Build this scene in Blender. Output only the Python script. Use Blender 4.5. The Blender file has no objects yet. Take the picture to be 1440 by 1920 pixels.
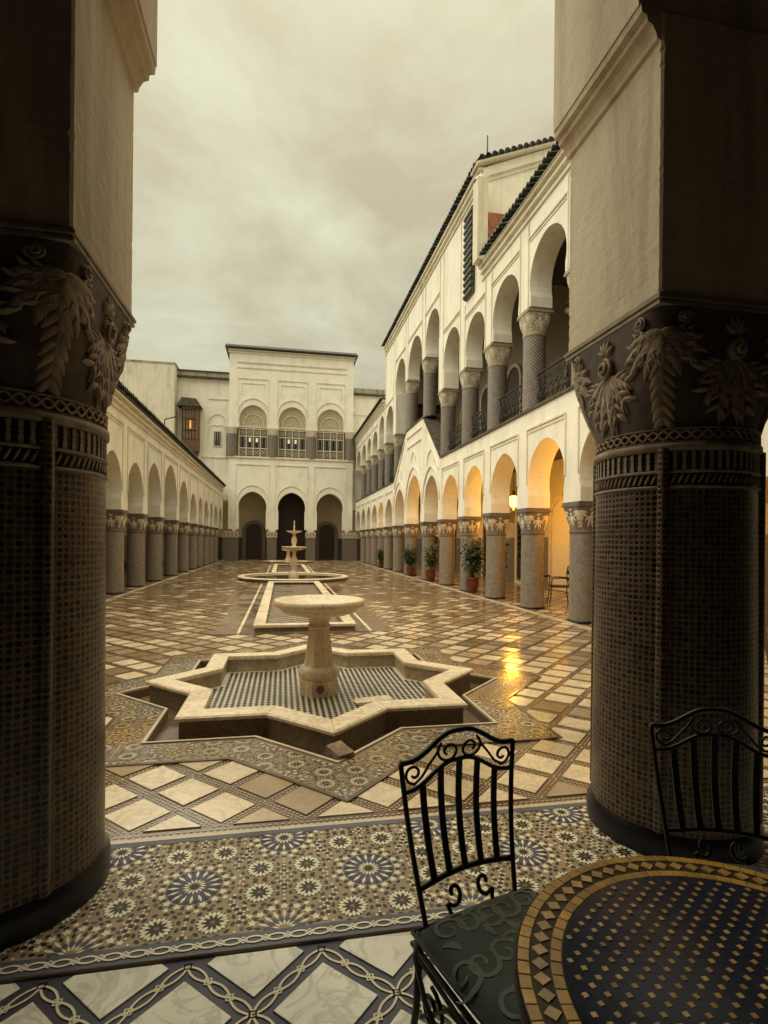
import bpy, math, random
from mathutils import Vector, Matrix

rnd = random.Random(11)
scene = bpy.context.scene
COL = scene.collection
PI = math.pi

# ------------------------------------------------------------------ camera
EYE = 1.55
TH = math.atan(0.19)
CT, ST = math.cos(TH), math.sin(TH)
ROLL = 0.010
cam_data = bpy.data.cameras.new("camera")
cam = bpy.data.objects.new("camera", cam_data)
COL.objects.link(cam)
scene.camera = cam
cam_data.sensor_fit = 'VERTICAL'
cam_data.sensor_height = 36.0
cam_data.sensor_width = 27.0
cam_data.lens = 36.0 * 1000.0 / 1920.0
cam_data.shift_y = 55.0 / 1920.0
cam_data.clip_start = 0.02
cam_data.clip_end = 2000
_r = Vector((CT, -ST, 0)); _u = Vector((0, 0, 1)); _f = Vector((ST, CT, 0))
_r2 = _r * math.cos(ROLL) + _u * math.sin(ROLL)
_u2 = _u * math.cos(ROLL) - _r * math.sin(ROLL)
cam.matrix_world = Matrix(((_r2.x, _u2.x, -_f.x, 0), (_r2.y, _u2.y, -_f.y, 0), (_r2.z, _u2.z, -_f.z, EYE), (0, 0, 0, 1)))

def cw(xc, dc):
    """sideways / forward metres from the eye -> courtyard coordinates"""
    return (xc * CT + dc * ST, -xc * ST + dc * CT)

# ------------------------------------------------------------------ render settings
scene.render.engine = 'CYCLES'
scene.cycles.use_denoising = True
try:
    scene.cycles.denoiser = 'OPENIMAGEDENOISE'
except Exception:
    pass
scene.cycles.max_bounces = 8
scene.cycles.diffuse_bounces = 5
scene.cycles.glossy_bounces = 4
scene.cycles.transmission_bounces = 4
scene.cycles.sample_clamp_indirect = 6.0
scene.view_settings.view_transform = 'Standard'
scene.view_settings.look = 'None'
scene.view_settings.gamma = 1.0
scene.view_settings.use_curve_mapping = False
scene.view_settings.exposure = 1.46

# ------------------------------------------------------------------ world: overcast evening sky
SUN_EL, SUN_AZ = math.radians(66), math.radians(286)     # azimuth clockwise from +Y
world = bpy.data.worlds.new("World")
scene.world = world
world.use_nodes = True
nt = world.node_tree
nt.nodes.clear()
def WN(t, **k):
    n = nt.nodes.new(t)
    for a, b in k.items():
        setattr(n, a, b)
    return n
w_out = WN('ShaderNodeOutputWorld'); w_bg = WN('ShaderNodeBackground')
w_sky = WN('ShaderNodeTexSky', sky_type='NISHITA', sun_disc=False)
w_sky.sun_elevation = SUN_EL; w_sky.sun_rotation = SUN_AZ
w_sky.air_density = 1.0; w_sky.dust_density = 5.0
w_tc = WN('ShaderNodeTexCoord'); w_sep = WN('ShaderNodeSeparateXYZ')
nt.links.new(w_tc.outputs['Generated'], w_sep.inputs[0])
def wm(op, a, b=None):
    n = WN('ShaderNodeMath', operation=op)
    for i, x in enumerate((a, b)):
        if x is None: continue
        if isinstance(x, (int, float)): n.inputs[i].default_value = x
        else: nt.links.new(x, n.inputs[i])
    return n.outputs[0]
zc = wm('MAXIMUM', w_sep.outputs['Z'], 0.0)
den = wm('ADD', zc, 0.22)
cx_ = wm('DIVIDE', w_sep.outputs['X'], den); cy_ = wm('DIVIDE', w_sep.outputs['Y'], den)
w_cmb = WN('ShaderNodeCombineXYZ')
nt.links.new(cx_, w_cmb.inputs[0]); nt.links.new(cy_, w_cmb.inputs[1])
w_cmb.inputs[2].default_value = 3.7
w_n = WN('ShaderNodeTexNoise'); w_n.inputs['Scale'].default_value = 1.55
w_n.inputs['Detail'].default_value = 8; w_n.inputs['Roughness'].default_value = 0.60
w_n.inputs['Distortion'].default_value = 0.25
nt.links.new(w_cmb.outputs[0], w_n.inputs['Vector'])
w_ramp = WN('ShaderNodeValToRGB')
w_ramp.color_ramp.elements[0].position = 0.39; w_ramp.color_ramp.elements[0].color = (0.226, 0.200, 0.134, 1)
w_ramp.color_ramp.elements[1].position = 0.61; w_ramp.color_ramp.elements[1].color = (0.306, 0.304, 0.218, 1)
e = w_ramp.color_ramp.elements.new(0.5); e.color = (0.268, 0.254, 0.174, 1)
nt.links.new(w_n.outputs['Fac'], w_ramp.inputs[0])
# overcast skies are about three times brighter overhead than at the horizon
cie = wm('MULTIPLY_ADD', zc, 0.62); cie.node.inputs[2].default_value = 0.62
w_mul = WN('ShaderNodeMix', data_type='RGBA', blend_type='MULTIPLY'); w_mul.inputs[0].default_value = 1.0
nt.links.new(w_ramp.outputs[0], w_mul.inputs[6]); nt.links.new(cie, w_mul.inputs[7])
w_sc = WN('ShaderNodeMix', data_type='RGBA', blend_type='MULTIPLY'); w_sc.inputs[0].default_value = 1.0
nt.links.new(w_sky.outputs[0], w_sc.inputs[6]); w_sc.inputs[7].default_value = (0.06, 0.06, 0.06, 1)
w_mix = WN('ShaderNodeMix', data_type='RGBA'); w_mix.inputs[0].default_value = 0.95
nt.links.new(w_sc.outputs[2], w_mix.inputs[6]); nt.links.new(w_mul.outputs[2], w_mix.inputs[7])
nt.links.new(w_mix.outputs[2], w_bg.inputs[0]); w_bg.inputs[1].default_value = 1.0
nt.links.new(w_bg.outputs[0], w_out.inputs[0])

sun_d = bpy.data.lights.new("sun", 'SUN'); sun_d.energy = 1.5; sun_d.angle = math.radians(115)
sun_d.color = (1.0, 0.915, 0.715)
sun = bpy.data.objects.new("sun", sun_d); COL.objects.link(sun)
_sd = Vector((math.sin(SUN_AZ) * math.cos(SUN_EL), math.cos(SUN_AZ) * math.cos(SUN_EL), math.sin(SUN_EL)))
sun.rotation_euler = _sd.to_track_quat('Z', 'Y').to_euler()
sun.location = (0, -20, 40)

# ------------------------------------------------------------------ materials
def newmat(name):
    m = bpy.data.materials.new(name); m.use_nodes = True
    n = m.node_tree; b = n.nodes['Principled BSDF']
    return m, n, b

class NT:
    def __init__(s, tree): s.t = tree
    def n(s, typ, ins=None, **k):
        x = s.t.nodes.new(typ)
        for a, b in k.items(): setattr(x, a, b)
        for a, b in (ins or {}).items():
            if isinstance(b, bpy.types.NodeSocket): s.t.links.new(b, x.inputs[a])
            else: x.inputs[a].default_value = b
        return x
    def math(s, op, a, b=0.0, c=0.0):
        return s.n('ShaderNodeMath', {0: a, 1: b, 2: c}, operation=op).outputs[0]
    def noise(s, vec, scale, detail=4, rough=0.55, dist=0.0):
        return s.n('ShaderNodeTexNoise', {'Vector': vec, 'Scale': scale, 'Detail': detail, 'Roughness': rough, 'Distortion': dist}).outputs['Fac']
    def ramp(s, fac, stops):
        r = s.n('ShaderNodeValToRGB', {0: fac}); els = r.color_ramp.elements
        while len(els) < len(stops): els.new(0.5)
        for e, (p, c) in zip(els, stops): e.position = p; e.color = (*c, 1) if len(c) == 3 else c
        return r.outputs[0]
    def mix(s, fac, a, b, bt='MIX'):
        a = (*a, 1) if isinstance(a, tuple) and len(a) == 3 else a
        b = (*b, 1) if isinstance(b, tuple) and len(b) == 3 else b
        return s.n('ShaderNodeMix', {0: fac, 6: a, 7: b}, data_type='RGBA', blend_type=bt).outputs[2]
    def pos(s): return s.n('ShaderNodeNewGeometry').outputs['Position']
    def bump(s, h, strength, dist=0.01):
        return s.n('ShaderNodeBump', {'Height': h, 'Strength': strength, 'Distance': dist}).outputs[0]
    def maprange(s, v, a, b, c, d):
        return s.n('ShaderNodeMapRange', {0: v, 1: a, 2: b, 3: c, 4: d}).outputs[0]
    def link(s, o, i): s.t.links.new(o, i)

def simple(name, col, rough=0.6, var=0.25, scale=6.0, bump=0.0, bscale=60.0, metal=0.0, bdist=0.004, obj_rand=0.0, spec=0.5):
    m, t, b = newmat(name); q = NT(t); p = q.pos()
    f = q.noise(p, scale, 6, 0.6)
    lo = tuple(c * (1 - var) for c in col); hi = tuple(min(1, c * (1 + var)) for c in col)
    c = q.ramp(f, [(0.3, lo), (0.7, hi)])
    if obj_rand:
        oi = q.n('ShaderNodeObjectInfo').outputs['Random']
        c = q.mix(1.0, c, q.ramp(oi, [(0, (1 - obj_rand,) * 3), (1, (1 + obj_rand,) * 3)]), 'MULTIPLY')
    q.link(c, b.inputs['Base Color']); b.inputs['Roughness'].default_value = rough
    b.inputs['Metallic'].default_value = metal; b.inputs['Specular IOR Level'].default_value = spec
    if bump:
        q.link(q.bump(q.noise(p, bscale, 5, 0.6), bump, bdist), b.inputs['Normal'])
    return m

def plaster(name, col, stain=0.35, stain_col=(0.30, 0.25, 0.17), streak=0.0, bump=0.35, lo=0.52, hi=0.74):
    m, t, b = newmat(name); q = NT(t); p = q.pos()
    f = q.noise(p, 1.3, 8, 0.62)
    c = q.ramp(f, [(0.25, tuple(x * 0.86 for x in col)), (0.55, col), (0.85, tuple(min(1, x * 1.05) for x in col))])
    # damp blotches and drips with shapes of their own
    mp = q.n('ShaderNodeMapping', {'Vector': p, 'Scale': (2.2, 2.2, 0.35)}).outputs[0]
    s1 = q.ramp(q.noise(mp, 1.1, 9, 0.66, 0.4), [(lo, (0, 0, 0)), (hi, (1, 1, 1))])
    s2 = q.ramp(q.noise(p, 7.0, 6, 0.7), [(0.56, (0, 0, 0)), (0.72, (1, 1, 1))])
    c = q.mix(q.math('MULTIPLY', s1, stain), c, stain_col)
    c = q.mix(q.math('MULTIPLY', s2, stain * 0.35), c, stain_col)
    if streak:
        mp2 = q.n('ShaderNodeMapping', {'Vector': p, 'Scale': (3.5, 3.5, 0.18)}).outputs[0]
        s3 = q.ramp(q.noise(mp2, 2.0, 6, 0.6), [(0.52, (0, 0, 0)), (0.66, (1, 1, 1))])
        c = q.mix(q.math('MULTIPLY', s3, streak), c, (0.13, 0.11, 0.07))
    q.link(c, b.inputs['Base Color']); b.inputs['Roughness'].default_value = 0.88
    b.inputs['Specular IOR Level'].default_value = 0.25
    h = q.math('ADD', q.noise(p, 14, 6, 0.6), q.math('MULTIPLY', q.noise(p, 90, 3, 0.6), 0.3))
    q.link(q.bump(h, bump, 0.01), b.inputs['Normal'])
    return m

def wet(name, col, var=0.18, vein=None, rlo=0.10, rhi=0.42, obj_rand=0.0, wetness=1.0, vscale=5.0, bump=0.2, spec=0.6, dirt=0.30, drip=0.0):
    """polished floor surface with rain on it: puddled patches are smoother"""
    m, t, b = newmat(name); q = NT(t); p = q.pos()
    f = q.noise(p, 3.0, 7, 0.6)
    c = q.ramp(f, [(0.25, tuple(x * (1 - var) for x in col)), (0.7, tuple(min(1, x * (1 + var * .6)) for x in col))])
    if vein:
        v = q.noise(p, vscale, 8, 0.6, 1.6)
        v = q.math('ABSOLUTE', q.math('SUBTRACT', v, 0.5))
        v = q.ramp(v, [(0.0, (1, 1, 1)), (0.05, (0, 0, 0))])
        c = q.mix(q.math('MULTIPLY', v, 0.55), c, vein)
    d = q.ramp(q.noise(p, 11.0, 5, 0.7), [(0.58, (0, 0, 0)), (0.75, (1, 1, 1))])
    c = q.mix(q.math('MULTIPLY', d, dirt), c, (0.20, 0.13, 0.07))
    if drip:
        mp = q.n('ShaderNodeMapping', {'Vector': p, 'Scale': (6, 6, 1.2)}).outputs[0]
        dr = q.ramp(q.noise(mp, 2.4, 7, 0.65, 0.6), [(0.5, (0, 0, 0)), (0.72, (1, 1, 1))])
        c = q.mix(q.math('MULTIPLY', dr, drip), c, (0.20, 0.145, 0.085))
    if obj_rand:
        oi = q.n('ShaderNodeObjectInfo').outputs['Random']
        c = q.mix(1.0, c, q.ramp(oi, [(0, (1 - obj_rand, 1 - obj_rand * 1.15, 1 - obj_rand * 1.5)), (0.5, (1, 1, 1)), (1, (1 + obj_rand * .2,) * 3)]), 'MULTIPLY')
    q.link(c, b.inputs['Base Color'])
    w = q.noise(p, 0.9, 6, 0.6, 0.5)
    q.link(q.maprange(w, 0.38, 0.62, rlo, rhi), b.inputs['Roughness'])
    b.inputs['Specular IOR Level'].default_value = spec
    h = q.math('ADD', q.noise(p, 2.2, 3, 0.5), q.math('MULTIPLY', q.noise(p, 38, 4, 0.6), 0.12))
    q.link(q.bump(h, bump, 0.02), b.inputs['Normal'])
    return m

MAT = {}
CREAM = (0.86, 0.82, 0.70)
MAT['plaster'] = plaster('plaster_cream', CREAM, 0.34, streak=0.05)
MAT['plaster_end'] = plaster('plaster_end_pavilion', (0.89, 0.85, 0.73), 0.24)
MAT['plaster_old'] = plaster('plaster_weathered', (0.74, 0.68, 0.54), 0.75, streak=0.18)
MAT['plaster_pier'] = plaster('plaster_pier', (0.72, 0.62, 0.46), 0.85, stain_col=(0.36, 0.29, 0.20), bump=0.7, lo=0.43, hi=0.66)
MAT['plaster_gal_shade'] = plaster('plaster_gallery_shade', (0.085, 0.065, 0.045), 0.3)  # gallery gloom put into the colour: near-black walls swallow the bounce light
MAT['plaster_up_shade'] = plaster('plaster_upper_shade', (0.34, 0.29, 0.21), 0.3)  # darker copy of the interior plaster, paints in the upper gallery's shade
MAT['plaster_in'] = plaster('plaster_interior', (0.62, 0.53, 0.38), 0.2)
MAT['trim'] = plaster('plaster_trim', (0.77, 0.715, 0.58), 0.35)
MAT['wood'] = simple('dark_cedar', (0.055, 0.030, 0.018), 0.5, 0.4, 9, 0.3, 30)
MAT['wood_red'] = simple('door_wood', (0.040, 0.016, 0.010), 0.45, 0.4, 12, 0.3, 30)
MAT['wood_bay'] = simple('brown_screen_wood', (0.19, 0.105, 0.05), 0.6, 0.4, 8, 0.3, 30)
MAT['rooftile'] = simple('green_glazed_tile', (0.035, 0.040, 0.022), 0.35, 0.5, 5, 0.3, 30, obj_rand=0.35)
MAT['coping'] = simple('mossy_coping', (0.075, 0.060, 0.038), 0.8, 0.55, 6, 0.5, 25)
MAT['coping_pale'] = plaster('coping_stained', (0.42, 0.38, 0.28), 0.9, stain_col=(0.06, 0.05, 0.03), streak=0.8)
MAT['brick'] = simple('raw_brick', (0.26, 0.10, 0.045), 0.85, 0.45, 9, 0.6, 40)
MAT['terracotta'] = simple('terracotta_pot', (0.125, 0.032, 0.016), 0.45, 0.25, 8, 0.1, 30)
MAT['soil'] = simple('soil', (0.03, 0.02, 0.012), 0.9, 0.4, 30)
MAT['iron'] = simple('black_iron', (0.012, 0.011, 0.011), 0.45, 0.3, 20, 0.2, 200, metal=0.2)
MAT['iron_rust'] = simple('railing_iron', (0.030, 0.022, 0.016), 0.6, 0.4, 20)
MAT['brass'] = simple('old_brass', (0.20, 0.12, 0.04), 0.35, 0.3, 20, metal=0.9)
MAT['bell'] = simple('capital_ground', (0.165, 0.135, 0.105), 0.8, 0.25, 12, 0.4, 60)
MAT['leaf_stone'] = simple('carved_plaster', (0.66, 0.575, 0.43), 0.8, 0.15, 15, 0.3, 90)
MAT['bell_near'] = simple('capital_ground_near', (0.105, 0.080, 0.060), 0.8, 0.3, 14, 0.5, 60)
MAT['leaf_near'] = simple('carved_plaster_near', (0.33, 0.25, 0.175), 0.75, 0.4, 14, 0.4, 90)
MAT['abacus'] = simple('abacus_stone', (0.34, 0.28, 0.20), 0.8, 0.25, 10, 0.4, 50)
MAT['abacus_dark'] = simple('abacus_dark', (0.16, 0.125, 0.095), 0.8, 0.25, 10, 0.4, 50)
MAT['upcap'] = simple('pale_capital', (0.60, 0.53, 0.41), 0.85, 0.18, 12, 0.5, 50)
MAT['upbell'] = simple('pale_capital_ground', (0.40, 0.34, 0.25), 0.85, 0.2, 12, 0.5, 50)
MAT['plinth'] = simple('black_glazed_plinth', (0.010, 0.010, 0.017), 0.3, 0.3, 14, 0.15, 60)
MAT['marble_rim'] = wet('cream_marble_rim', (0.84, 0.69, 0.47), 0.10, (0.42, 0.33, 0.22), 0.22, 0.5, dirt=0.16, drip=0.16)
MAT['marble_bowl'] = wet('cream_marble_bowl', (0.80, 0.64, 0.42), 0.12, (0.40, 0.30, 0.20), 0.22, 0.5, vscale=9, dirt=0.2, drip=0.28)
MAT['basin_wall'] = wet('basin_wall_stone', (0.27, 0.20, 0.13), 0.3, (0.10, 0.07, 0.05), 0.3, 0.6)
MAT['basin_inner'] = wet('basin_inner_plaster', (0.46, 0.37, 0.25), 0.25, (0.22, 0.17, 0.11), 0.35, 0.7)
MAT['channel'] = wet('channel_stone', (0.15, 0.095, 0.055), 0.35, None, 0.08, 0.5)
MAT['marble_gal'] = wet('gallery_marble', (0.82, 0.79, 0.66), 0.22, (0.40, 0.38, 0.31), 0.35, 0.6, obj_rand=0.12, vscale=4.0, bump=0.06, spec=0.3)
MAT['marble_a'] = wet('court_marble', (0.72, 0.575, 0.375), 0.16, (0.40, 0.30, 0.19), 0.09, 0.28, obj_rand=0.30, bump=0.09)
MAT['marble_b'] = wet('court_marble_tan', (0.385, 0.275, 0.16), 0.2, (0.28, 0.19, 0.11), 0.04, 0.17, obj_rand=0.25, bump=0.09)
MAT['marble_c'] = wet('court_marble_dull', (0.24, 0.155, 0.085), 0.25, (0.2, 0.14, 0.08), 0.05, 0.2, obj_rand=0.2, bump=0.09)
MAT['court_base'] = wet('court_joint_mosaic', (0.125, 0.075, 0.042), 0.35, None, 0.05, 0.22, bump=0.1)
MAT['court_brown'] = wet('court_worn_stone', (0.20, 0.130, 0.070), 0.35, None, 0.08, 0.4)
MAT['strip_bit'] = wet('strip_lozenge', (0.50, 0.37, 0.18), 0.3, None, 0.12, 0.4)
MAT['kerb'] = wet('kerb_marble', (0.56, 0.46, 0.32), 0.2, None, 0.15, 0.45)
MAT['blue_grey'] = wet('blue_grey_border', (0.115, 0.115, 0.135), 0.3, None, 0.38, 0.62, bump=0.06, spec=0.28)
MAT['navy_floor'] = wet('navy_strip', (0.052, 0.050, 0.072), 0.35, None, 0.38, 0.62, bump=0.06, spec=0.28)
MAT['z_base'] = wet('zellij_cream', (0.72, 0.63, 0.42), 0.2, None, 0.38, 0.62, bump=0.06, spec=0.28)
MAT['z_white'] = wet('zellij_white', (0.84, 0.78, 0.55), 0.12, None, 0.38, 0.62, bump=0.06, spec=0.28)
MAT['z_black'] = wet('zellij_black', (0.028, 0.020, 0.014), 0.4, None, 0.38, 0.62, bump=0.06, spec=0.28)
MAT['z_under'] = wet('zellij_dark_underlay', (0.085, 0.062, 0.040), 0.3, None, 0.38, 0.62, bump=0.06, spec=0.28)  # dark underlay that outlines the white petals
MAT['z_tan'] = wet('zellij_tan', (0.36, 0.23, 0.115), 0.3, None, 0.38, 0.62, bump=0.06, spec=0.28)
MAT['z_ground'] = wet('zellij_sand_ground', (0.36, 0.26, 0.15), 0.25, None, 0.38, 0.62, bump=0.06, spec=0.28)
MAT['z_brown'] = wet('zellij_brown', (0.27, 0.15, 0.07), 0.35, None, 0.38, 0.62, bump=0.06, spec=0.28)
MAT['z_green'] = wet('zellij_green', (0.13, 0.115, 0.06), 0.4, None, 0.38, 0.62, bump=0.06, spec=0.28)
MAT['z_blue'] = wet('zellij_blue', (0.085, 0.082, 0.145), 0.4, None, 0.38, 0.62, bump=0.06, spec=0.28)
MAT['z_yellow'] = wet('zellij_yellow', (0.55, 0.38, 0.10), 0.3, None, 0.38, 0.62, bump=0.06, spec=0.28)
MAT['z_carpet'] = wet('carpet_ground', (0.21, 0.15, 0.088), 0.35, None, 0.1, 0.35)
MAT['chk_black'] = wet('checker_black', (0.014, 0.012, 0.010), 0.4, None, 0.35, 0.6)
MAT['chk_white'] = wet('checker_white', (0.64, 0.56, 0.41), 0.2, None, 0.35, 0.6)
MAT['water'] = simple('shallow_water', (0.10, 0.088, 0.04), 0.04, 0.2, 2, 0.12, 6)
MAT['glass_dark'] = simple('dark_pane', (0.02, 0.02, 0.022), 0.06, 0.2, 3)
MAT['lattice'] = simple('window_lattice', (0.62, 0.56, 0.42), 0.7, 0.12, 10)
MAT['stucco'] = simple('carved_stucco', (0.62, 0.53, 0.38), 0.9, 0.35, 26, 0.9, 28, bdist=0.03)
MAT['frieze'] = simple('ochre_frieze', (0.36, 0.24, 0.09), 0.8, 0.45, 18, 0.8, 24, bdist=0.02)
MAT['dado'] = simple('dado_zellij', (0.17, 0.145, 0.11), 0.35, 0.35, 40, 0.3, 40)
MAT['dado_dark'] = simple('dado_zellij_dark', (0.075, 0.066, 0.055), 0.35, 0.35, 40, 0.3, 40)
MAT['yellow_t'] = simple('ochre_tessera', (0.36, 0.20, 0.025), 0.35, 0.3, 30, 0.2, 80, obj_rand=0.3)
MAT['navy_t'] = simple('navy_table_tile', (0.006, 0.008, 0.022), 0.5, 0.5, 40, 0.2, 60, spec=0.15)
MAT['brown_t'] = simple('brown_table_tile', (0.030, 0.019, 0.009), 0.6, 0.4, 30, spec=0.15)
MAT['pale_t'] = simple('sand_tessera', (0.36, 0.22, 0.065), 0.35, 0.3, 40, obj_rand=0.35)
MAT['stone'] = simple('rough_stone', (0.24, 0.155, 0.09), 0.75, 0.35, 9, 0.8, 16, bdist=0.03)
MAT['bark'] = simple('bark', (0.06, 0.045, 0.03), 0.9, 0.4, 20)
MAT['white_frame'] = simple('white_frame', (0.66, 0.58, 0.42), 0.6, 0.1, 10)
MAT['leafA'] = simple('leaf_green', (0.070, 0.085, 0.020), 0.5, 0.45, 7)
MAT['leafB'] = simple('leaf_dark', (0.028, 0.040, 0.014), 0.5, 0.45, 7)
MAT['leafC'] = simple('leaf_yellow_green', (0.13, 0.125, 0.025), 0.5, 0.4, 7)

for _k in ('white', 'black', 'brown', 'green', 'blue', 'yellow', 'under', 'tan'):
    _c = {'white': (0.54, 0.45, 0.29), 'black': (0.05, 0.036, 0.024), 'brown': (0.20, 0.11, 0.05), 'green': (0.11, 0.09, 0.045), 'blue': (0.10, 0.09, 0.14), 'yellow': (0.50, 0.33, 0.085), 'under': (0.10, 0.07, 0.04), 'tan': (0.30, 0.19, 0.09)}[_k]
    MAT['zw_' + _k] = wet('wet_zellij_' + _k, _c, 0.3, None, 0.10, 0.34)
MAT['pool_tile'] = wet('pool_tan_tile', (0.44, 0.32, 0.19), 0.3, None, 0.2, 0.5)
def zellij_uv(name, pu, pv, dot, lattice, dark, fill=0.37, tones=(), rough=0.35, bump=0.4, diag=False, soft=0.03, wob=0.0):
    m, t, b = newmat(name); q = NT(t)
    uv = q.n('ShaderNodeUVMap').outputs[0]
    sp = q.n('ShaderNodeSeparateXYZ', {0: uv})
    pw = q.n('ShaderNodeNewGeometry').outputs['Position']
    w1 = q.math('MULTIPLY', q.math('SUBTRACT', q.noise(pw, 17.0, 3), 0.5), wob); w2 = q.math('MULTIPLY', q.math('SUBTRACT', q.noise(pw, 13.0, 3), 0.5), wob)
    U = q.math('ADD', q.math('DIVIDE', sp.outputs[0], pu), w1); V = q.math('ADD', q.math('DIVIDE', sp.outputs[1], pv), w2)
    if diag:
        U2 = q.math('ADD', U, V); V2 = q.math('SUBTRACT', V, U); U, V = U2, V2
    fu = q.math('SUBTRACT', q.math('FRACT', U), 0.5); fv = q.math('SUBTRACT', q.math('FRACT', V), 0.5)
    d = q.math('POWER', q.math('ADD', q.math('POWER', q.math('ABSOLUTE', fu), 2.6), q.math('POWER', q.math('ABSOLUTE', fv), 2.6)), 1 / 2.6)
    if wob: d = q.math('ADD', d, q.math('MULTIPLY', q.math('SUBTRACT', q.n('ShaderNodeTexWhiteNoise', {'Vector': q.n('ShaderNodeCombineXYZ', {0: q.math('FLOOR', U), 1: q.math('FLOOR', V), 2: 3.0}).outputs[0]}).outputs[0], 0.5), 0.13))
    mask = q.n('ShaderNodeMapRange', {0: d, 1: fill - soft, 2: fill + soft, 3: 1.0, 4: 0.0}).outputs[0]
    cid = q.n('ShaderNodeCombineXYZ', {0: q.math('FLOOR', U), 1: q.math('FLOOR', V), 2: 0.0}).outputs[0]
    wn = q.n('ShaderNodeTexWhiteNoise', {'Vector': cid}).outputs[0]
    stops = [(0.0, dark)] + [(0.45 + 0.5 * i / max(1, len(tones)), c) for i, c in enumerate(tones)]
    r = q.n('ShaderNodeValToRGB', {0: wn}); r.color_ramp.interpolation = 'CONSTANT'
    els = r.color_ramp.elements
    while len(els) < len(stops): els.new(0.5)
    while len(els) > len(stops): els.remove(els[-1])
    for e_, (p_, c_) in zip(els, stops): e_.position = p_; e_.color = (*c_, 1)
    p = q.pos()
    lat = q.ramp(q.noise(p, 9, 5, 0.6), [(0.3, tuple(x * .65 for x in lattice)), (0.7, tuple(x * 1.15 for x in lattice))])
    c = q.mix(mask, lat, r.outputs[0])
    q.link(c, b.inputs['Base Color']); b.inputs['Roughness'].default_value = rough
    h = q.math('ADD', q.math('MULTIPLY', mask, -1.0), q.math('MULTIPLY', q.noise(p, 60, 3), 0.4))
    q.link(q.bump(h, bump, 0.004), b.inputs['Normal'])
    return m
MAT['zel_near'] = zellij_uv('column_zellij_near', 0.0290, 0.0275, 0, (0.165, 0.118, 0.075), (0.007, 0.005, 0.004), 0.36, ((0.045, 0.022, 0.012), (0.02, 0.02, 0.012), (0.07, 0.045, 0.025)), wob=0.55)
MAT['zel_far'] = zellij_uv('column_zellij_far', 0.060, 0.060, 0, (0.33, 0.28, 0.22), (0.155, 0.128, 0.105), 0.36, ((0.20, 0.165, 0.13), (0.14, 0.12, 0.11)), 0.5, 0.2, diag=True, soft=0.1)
MAT['zel_up'] = zellij_uv('column_zellij_upper', 0.085, 0.085, 0, (0.30, 0.26, 0.21), (0.055, 0.046, 0.045), 0.37, ((0.08, 0.065, 0.06),), 0.5, 0.2, diag=True, soft=0.1)

def cushion_mat():
    m, t, b = newmat('green_damask'); q = NT(t)
    p = q.n('ShaderNodeTexCoord').outputs['Object']
    w = q.noise(p, 7.0, 4, 0.5, 0.4)
    c = q.ramp(w, [(0.35, (0.013, 0.020, 0.014)), (0.65, (0.028, 0.042, 0.028))])
    q.link(c, b.inputs['Base Color']); b.inputs['Roughness'].default_value = 0.75
    b.inputs['Sheen Weight'].default_value = 0.15
    q.link(q.bump(q.noise(p, 160, 3), 0.3, 0.002), b.inputs['Normal'])
    return m
MAT['cushion'] = cushion_mat()
MAT['damask'] = simple('pale_damask_thread', (0.080, 0.100, 0.068), 0.7, 0.25, 30, 0.4, 300)

def emis(name, col, strength, base=(0.6, 0.4, 0.1)):
    m, t, b = newmat(name); q = NT(t)
    n = q.ramp(q.noise(q.pos(), 14, 3), [(0.3, tuple(x * .65 for x in col)), (0.7, col)])
    b.inputs['Base Color'].default_value = (*base, 1)
    q.link(n, b.inputs['Emission Color']); b.inputs['Emission Strength'].default_value = strength
    return m
MAT['lamp_glass'] = emis('lit_lantern_glass', (1.0, 0.50, 0.04), 9.0)
MAT['lit_pane'] = emis('lit_window_pane', (1.0, 0.35, 0.08), 0.22)
MAT['lit_pane_w'] = emis('lit_pane_lamp', (1.0, 0.90, 0.65), 0.28)

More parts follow.
